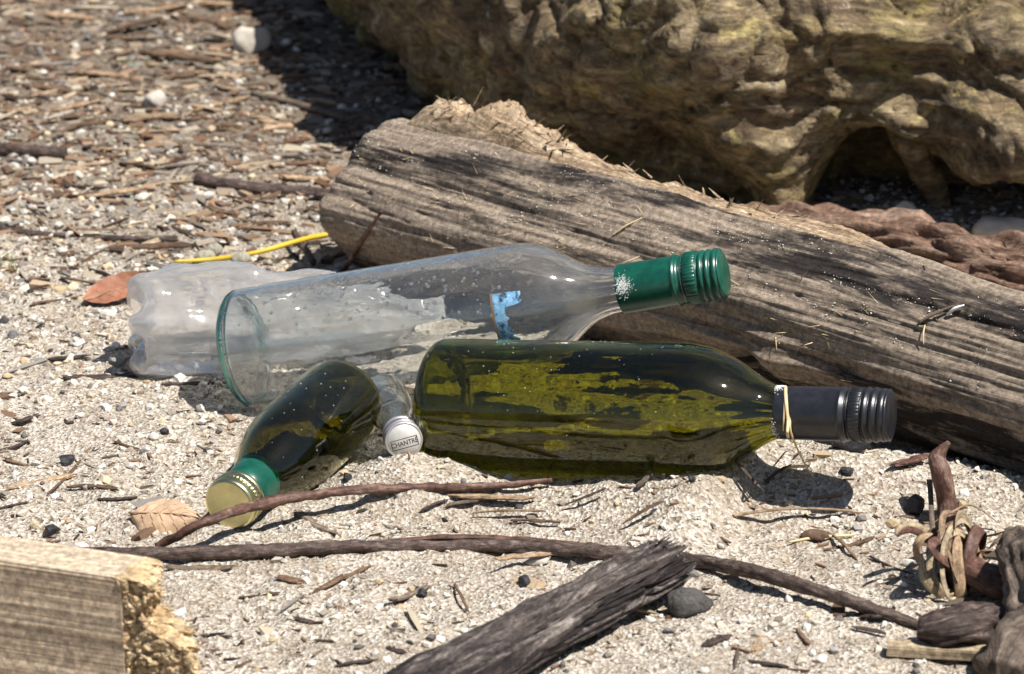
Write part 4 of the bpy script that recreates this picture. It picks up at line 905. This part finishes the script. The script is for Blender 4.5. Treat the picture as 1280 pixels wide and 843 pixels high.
WF = [(77, 312, 23), (126, 309, 13), (75, 364, 26), (134, 390, 22), (146, 455, 24), (241, 559, 13), (193, 547, 17), (230, 487, 11), (438, 655, 16), (488, 660, 13), (637, 597, 13), (819, 655, 13), (739, 657, 10), (812, 775, 17), (837, 789, 15), (1124, 574, 17), (1135, 709, 16), (1115, 722, 12), (987, 750, 17), (865, 718, 22), (1025, 826, 22), (969, 806, 11), (475, 735, 13), (560, 690, 12), (1200, 640, 12), (30, 300, 12), (205, 320, 12), (350, 690, 12), (420, 690, 14), (180, 575, 12), (200, 560, 13), (165, 585, 15), (130, 600, 12), (45, 580, 14), (30, 545, 15), (100, 520, 13), (60, 500, 13), (10, 470, 14), (40, 400, 14), (100, 420, 12), (110, 395, 16), (90, 330, 12), (150, 300, 12), (200, 335, 12), (580, 605, 12), (560, 620, 10), (720, 620, 12), (770, 640, 11), (900, 690, 12), (940, 600, 11), (1050, 720, 12), (1090, 740, 11), (1010, 770, 12), (880, 840, 14), (760, 820, 13), (580, 790, 13), (450, 790, 15), (340, 800, 13), (390, 830, 13), (300, 700, 12), (440, 570, 12), (475, 590, 10), (550, 585, 9)]
for k_, (x, y, w) in enumerate(WF):
    m = ('stone_white', 'stone_white', 'stone_tan', 'stone_white', 'stone_grey')[k_ % 5]; nm = {'stone_white': 'white', 'stone_tan': 'tan', 'stone_grey': 'grey'}[m]
    stone('pebble', x, y, w, m, '%s %s pebble on the sand nearest %s' % ('larger' if w > 14 else 'small', nm, near_of(x, y)), 'pebbles on the sand', (1, .8, .62), 130 + k_, sink=.3)
stone('pebble', 15, 420, 26, 'stone_grey', 'flat bluish grey slate pebble near the plastic bottle', None, (1, .6, .4), 240)

# leaves
def leaf(name, px, py, L, W, rz, mat, label, cup, curl, tiltx, tilty, dz, seed):
    n_, m = 22, 15; u = np.linspace(0, 1, n_); v = np.linspace(-1, 1, m)
    wid = W / 2 * np.sin(np.clip(u, .01, .99) * math.pi) ** .7 * (1 - .25 * u) * (1 + .05 * vnoise(st(u * 14, 0 * u, 0 * u), seed))
    Ug, Vg = np.meshgrid(u, v, indexing='ij')
    z = cup * W * (Vg ** 2) * (.3 + Ug) + curl * L * (Ug - .4) ** 2 + .03 * W * fbm(st(Ug * 5, Vg * 2.5, 0 * Ug), seed, 3) + .012 * W * np.cos(Ug * 40 + np.abs(Vg) * 6)
    G = np.stack([(Ug - .5) * L, Vg * wid[:, None], z], -1)
    V1, q1, _, uv = gridsurf(G, wrap=False); V2 = V1 - np.array([0, 0, .0004])
    e = empty(name, PG(px, py, dz)); e.rotation_euler = (tiltx, tilty, rz); tag(e, label, 'leaf')
    mesh('blade', np.vstack([V1, V2]), np.vstack([q1[:, ::-1], q1 + len(V1)]), None, M[mat], e)
    mid = G[:, m // 2] + (0, 0, .0004)
    tube('midrib', np.vstack([mid[::4], mid[-1]]), [.0006, .0004, .0002], M['vein'], e, n=30, nv=6)
    for j in range(4, 18, 3):
        for sg in (-1, 1):
            pv = [G[min(j + i // 2, n_ - 1), m // 2 + sg * i] + (0, 0, .0002) for i in range(0, 6)]
            tube('side_vein', np.array(pv), [.00018, .0001], M['vein'], e, n=8, nv=5)
    return e
leaf('dry_leaf', 204, 642, .044, .034, -.35, 'leaf', 'curled dry tan leaf beside the gold bottle cap', -.28, -.22, .62, -.10, .011, 3)
leaf('dry_leaf', 146, 362, .050, .030, .40, 'leaf_red', 'reddish brown leaf tucked behind the plastic bottle', .10, .06, .45, -.22, .010, 8)

# upright red twig, curled bark and root at the right
gstick('broken_twig', [(1184, 664), (1183, 625), (1176, 590), (1172, 572), (1186, 553)], 25, 'bark_red', 'thick red twig standing upright out of the sand near the log', 'twig', rough=.10, zs=[-.004, .012, .026, .033, .040], taper=[1, 1, .95, .85, .25], nv=16, n=50, seed=21)
gstick('bark_strip', [(1166, 668), (1164, 635), (1162, 600)], 7, 'bark_grey', 'thin grey bark strip peeling off the upright red twig', 'bark', zs=[0, .010, .020], flat=.4, seed=22)
e = empty('bark_curls', PG(1192, 705)); tag(e, 'tangle of curled pale bark ribbons on a red root', 'bark')
rg = np.random.default_rng(77); cc0 = PG(1194, 697, .015)
root = [PG(1268, 735, .010), PG(1230, 722, .012), PG(1200, 705, .012), PG(1178, 690, .006)]
under(e, tube('root', root, [.009, .0085, .008, .006], M['bark_red'], n=36, nv=18, rough=.12, seed=4))
for j in range(19):
    a0 = rg.uniform(0, 6.28); turns = rg.uniform(.5, 1.1); rad = rg.uniform(.008, .019); n_ = 30
    th = a0 + np.linspace(0, turns * 2 * math.pi, n_); r_ = rad * np.linspace(1, rg.uniform(.6, 1.2), n_)
    ctr = cc0 + np.array([rg.normal() * .005, rg.normal() * .005, rg.normal() * .003]) + np.linspace(0, 1, n_)[:, None] * np.array([rg.normal() * .010, rg.normal() * .006, 0])
    v1 = np.array([.58, .80, .1]) * 1.1 + rg.normal(size=3) * .32; v2 = np.array([-.35, .1, .93]) + rg.normal(size=3) * .25
    pth = ctr + r_[:, None] * (np.cos(th)[:, None] * v1 + np.sin(th)[:, None] * v2)
    pth[:, 2] = np.maximum(pth[:, 2], .0035)
    wr = rg.uniform(.0016, .0042); Gt = tubegrid(pth, np.interp(np.linspace(0, 1, n_), [0, .1, .9, 1], [wr * .3, wr, wr, wr * .2]), 8, .15, j, .16); V, q, t, uv = gridsurf(Gt)
    under(e, mesh('bark_ribbon', V, q, t, (M['chip_tan'], M['bark_red'], M['strip'])[j % 3], None, None, uv))
for pts in ([(1165, 655), (1190, 640), (1215, 632), (1250, 655)], [(1150, 690), (1156, 672), (1180, 663), (1210, 668)], [(1225, 672), (1245, 668), (1268, 660)], [(1232, 690), (1250, 672), (1262, 664)]):
    under(e, tube('bark_ribbon', [PG(x, y, z) for (x, y), z in zip(pts, (.004, .012, .014, .006))], [.001, .0020, .0016, .0006], M['chip_tan'] if pts[0][0] != 1225 else M['bark_red'], n=24, nv=8, flat=.35, seed=int(pts[0][1])))
# root end, dark bark chunk, wood strip at the right edge
A_ = PG(1262, 700, .03)
gpath = catmull([PG(1272, 668, .022), PG(1285, 715, .026), PG(1300, 765, .020), PG(1312, 830, .010)], 60)
Gt = tubegrid(gpath, np.interp(np.linspace(0, 1, 60), [0, .06, .3, .6, 1], [.003, .009, .0145, .017, .020]), 60, .30, 31, .9, 110, .35); V, q, t, uv = gridsurf(Gt)
tag(mesh('driftwood_root', V, q, t, M['grey_root'], None, rebase(Gt), uv), 'smooth grey driftwood root end beside the curled bark', 'root')
gpath = catmull([PG(1250, 856, .005), PG(1276, 822, .012), PG(1312, 800, .014)], 40)
Gt = tubegrid(gpath, np.interp(np.linspace(0, 1, 40), [0, .1, 1], [.006, .016, .020]), 50, .34, 33, .9, 110, .35); V, q, t, uv = gridsurf(Gt)
tag(mesh('driftwood_root', V, q, t, M['grey_root'], None, rebase(Gt), uv), 'lower grey brown driftwood root beside the pale wood strip', 'root')
gpath = catmull([PG(1150, 796, .006), PG(1190, 789, .010), PG(1240, 782, .011), PG(1290, 780, .010)], 50)
Gt = tubegrid(gpath, np.interp(np.linspace(0, 1, 50), [0, .05, .2, 1], [.006, .010, .0125, .013]), 44, .34, 35, .8, 130, .4); V, q, t, uv = gridsurf(Gt)
tag(mesh('bark_chunk', V, q, t, M['bark_dark'], None, rebase(Gt), uv), 'dark brown bark chunk above the pale wood strip', 'bark')
sa, sb = PG(1108, 820), PG(1232, 832); d = sb - sa; d[2] = 0; L = np.linalg.norm(d); d /= L; nn = np.array([-d[1], d[0], 0])
G, uvp = bar_grid(np.array([*sa[:2], float(terrain0(sa[0], sa[1])) + .001]) - nn * .004, d, nn, L, .012, .0055, 20, 8, .0003)
V, q, t, uv = gridsurf(G[:, ::-1], uvs=(uvp[0], uvp[1][::-1].copy()))
tag(mesh('wood_strip', V, q, t, M['strip'], None, sa, uv, smooth=False), 'pale flat sawn wood strip at the foot of the root', 'wood strip')
# grass sprouts
for (x, y, n_, hgt, lab) in ((176, 88, 5, .028, 'tiny green grass sprout standing in the far litter'), (8, 338, 12, .022, 'low green grass tuft at the edge of the litter')):
    e = empty('grass_sprout', PG(x, y)); tag(e, lab, 'grass'); rg = np.random.default_rng(x); b0 = PG(x, y)
    for j in range(n_):
        d = np.array([rg.normal() * .35, rg.normal() * .35, 1]); h0 = hgt * rg.uniform(.5, 1); o0 = b0 + (rg.normal() * .005, rg.normal() * .005, -.001)
        under(e, tube('blade', [o0, o0 + d * h0 * .5, o0 + d * h0 + (d[0] * h0 * .6, d[1] * h0 * .6, -h0 * .15)], [.0006, .0007, .0001], M['grass'], n=10, nv=5, flat=.4))

# ------------------------------------------------------------------ uncountable sand grains, gravel and wood litter
def in_view_w(x, y): return ((np.abs(x) < .215 + .150 * (y + 1.854)) & (y > -.66) & (y < 1.4))
def scatter(n, x0, x1, y0, y1, rg):
    x, y = rg.uniform(x0, x1, n), rg.uniform(y0, y1, n); return x, y
def field(name, base, n, box, smin, smax, pw, w, rg, mat='grain', squash=(1, .85, .7), keep=None, jit=.35, sink=.25, out=0.0):
    x, y = scatter(n, *box, rg); s = smin + (smax - smin) * rg.random(n) ** pw
    z = terrain(x, y)
    ok = (z + s * 1.2 < zlow(x, y)) & (in_view_w(x, y) | (rg.random(n) < out * (1 - sstep(.62, 1.0, np.abs(x)))))
    if keep is not None: ok &= rg.random(n) < keep(x, y)
    x, y, z, s = x[ok], y[ok], z[ok], s[ok]; n = len(x)
    V, f = shapes(base, st(x, y, z + s * sink), s, rg, jit, squash)
    o = mesh(name, V, None, f, M[mat], None, None, None, cols(n, w, rg, len(base[0])), smooth=False); o['kind'] = 'stuff'
    return o
rg = np.random.default_rng(99)
a3 = np.arange(3) * 2 * math.pi / 3
BIP = (np.vstack([np.stack([np.cos(a3) * 1.1, np.sin(a3) * 1.1, 0 * a3], -1), [[0, 0, 1], [0, 0, -1]]]), np.array([[0, 1, 3], [1, 2, 3], [2, 0, 3], [1, 0, 4], [2, 1, 4], [0, 2, 4]]))
sandy = lambda x, y: 1 - .75 * sstep(.05, .55, y + .25 * vnoise(st(x * 6, y * 6, 0 * x), 201))
def patchy(x, y, f=14, sd=211, lo=-.25, hi=.35): return sstep(lo, hi, fbm(st(x * f, y * f, 0 * x), sd, 3))
field('sand_grains', BIP, 180000, (-.56, .56, -.66, .5), .00026, .00095, 2.4, [2.5, 6, 8, 8, 9, 3, 1, .8, 2.5, 4, .4, 1], rg, keep=sandy)
field('fine_gravel', ICO, 36000, (-.5, .5, -.66, .7), .0008, .0036, 2.6, [10, 6, 4, 3, 4, 2.5, 2.5, 2.0, 2.5, 5, 1.2, 2], rg, keep=lambda x, y: (.18 + .82 * patchy(x, y)) * (.45 + .55 * sstep(-.35, .1, y)) * (1 - .6 * sstep(.2, .6, y)), sink=.2)
field('coarse_gravel', ICO, 10000, (-1.0, 1.0, -.3, 1.6), .0016, .0046, 2.6, [6, 5, 4, 3, 4, 3, 2.5, 2.0, 2, 4, 1.2, 3], rg, keep=lambda x, y: sstep(-.25, .1, y) * (1 - .5 * sstep(.25, .6, y)), sink=.2, out=.5)
PAL = np.array([(.30, .195, .125), (.20, .125, .078), (.12, .073, .048), (.06, .038, .027), (.40, .30, .20), (.24, .19, .145), (.03, .024, .02), (.16, .085, .05), (.33, .28, .22), (.22, .20, .18), (.09, .07, .055), (.45, .38, .28)])
SL = (lambda v, q, t, uv: (v, np.vstack([t, q[:, [0, 1, 2]], q[:, [0, 2, 3]]])))(*gridsurf(np.stack([np.stack([np.full(4, a), b2 * np.array([-1, 0, 1, 0.]), b2 * np.array([0, 1, 0, -1.])], -1) for a, b2 in ((-1, .6), (.1, 1), (1, .5))])))
BX = (np.array([[x, y, z] for x in (-1, 1) for y in (-.5, .5) for z in (-.5, .5)], float) * np.array([1, 1, 1.]), np.array([[0, 1, 3], [0, 3, 2], [4, 6, 7], [4, 7, 5], [0, 4, 5], [0, 5, 1], [2, 3, 7], [2, 7, 6], [0, 2, 6], [0, 6, 4], [1, 5, 7], [1, 7, 3]]))
SLB = (SL[0] * np.array([1, .5, .5]), SL[1])
lit = lambda x, y: (.035 + .965 * sstep(-.05, .50, y + .22 * vnoise(st(x * 7, y * 7, 0 * x), 203)))
field('bark_chips', BX, 60000, (-1.0, 1.0, -.66, 1.5), .0014, .0080, 2.2, [5, 4.5, 3.5, 2.5, 4, 4, 1.5, 2.5, 5, 4, 2, 4], rg, 'litter', (1, .85, .38), lit, .35, .12, .5)
field('wood_litter', SLB, 22500, (-1.0, 1.0, -.66, 1.5), .0022, .0200, 3.2, [5, 4.5, 3.5, 2.5, 5, 4, 1.5, 2.5, 4, 3, 2, 3.5], rg, 'litter', (1, .28, .20), lit, .2, .1, .5)
field('fine_litter', BX, 30000, (-.62, .62, -.66, 1.0), .0010, .0045, 2, [2, 4, 4, 4, 1, 2, 3, 2, 1, 1, 3, .5], rg, 'litter', (1, .3, .25), lambda x, y: .12 + .75 * patchy(x, y, 16, 221, -.05, .5) * (1 - sstep(.0, .3, y)) + .8 * sstep(-.1, .3, y), .2, .12)

# ------------------------------------------------------------------ where two loose pieces would share a label, name the two landmarks they lie between
by = {}
for o in scn.objects:
    if o.parent is None and 'nearest the' in o.get('label', ''): by.setdefault(o['label'], []).append(o)
new = {}
for lab, os_ in by.items():
    if len(os_) < 2: continue
    for o in os_:
        d2 = sorted(LM, key=lambda m: (m[2][0] - o.location.x) ** 2 + (m[2][1] - o.location.y) ** 2)
        t_ = lab.split(' in the litter')[0].split(' on the sand')[0] + ' between %s and %s' % (d2[0][3], d2[1][3])
        if len(t_.split()) <= 16: new.setdefault(t_, []).append(o)
for t_, os_ in new.items():
    if len(os_) == 1: os_[0]['label'] = t_
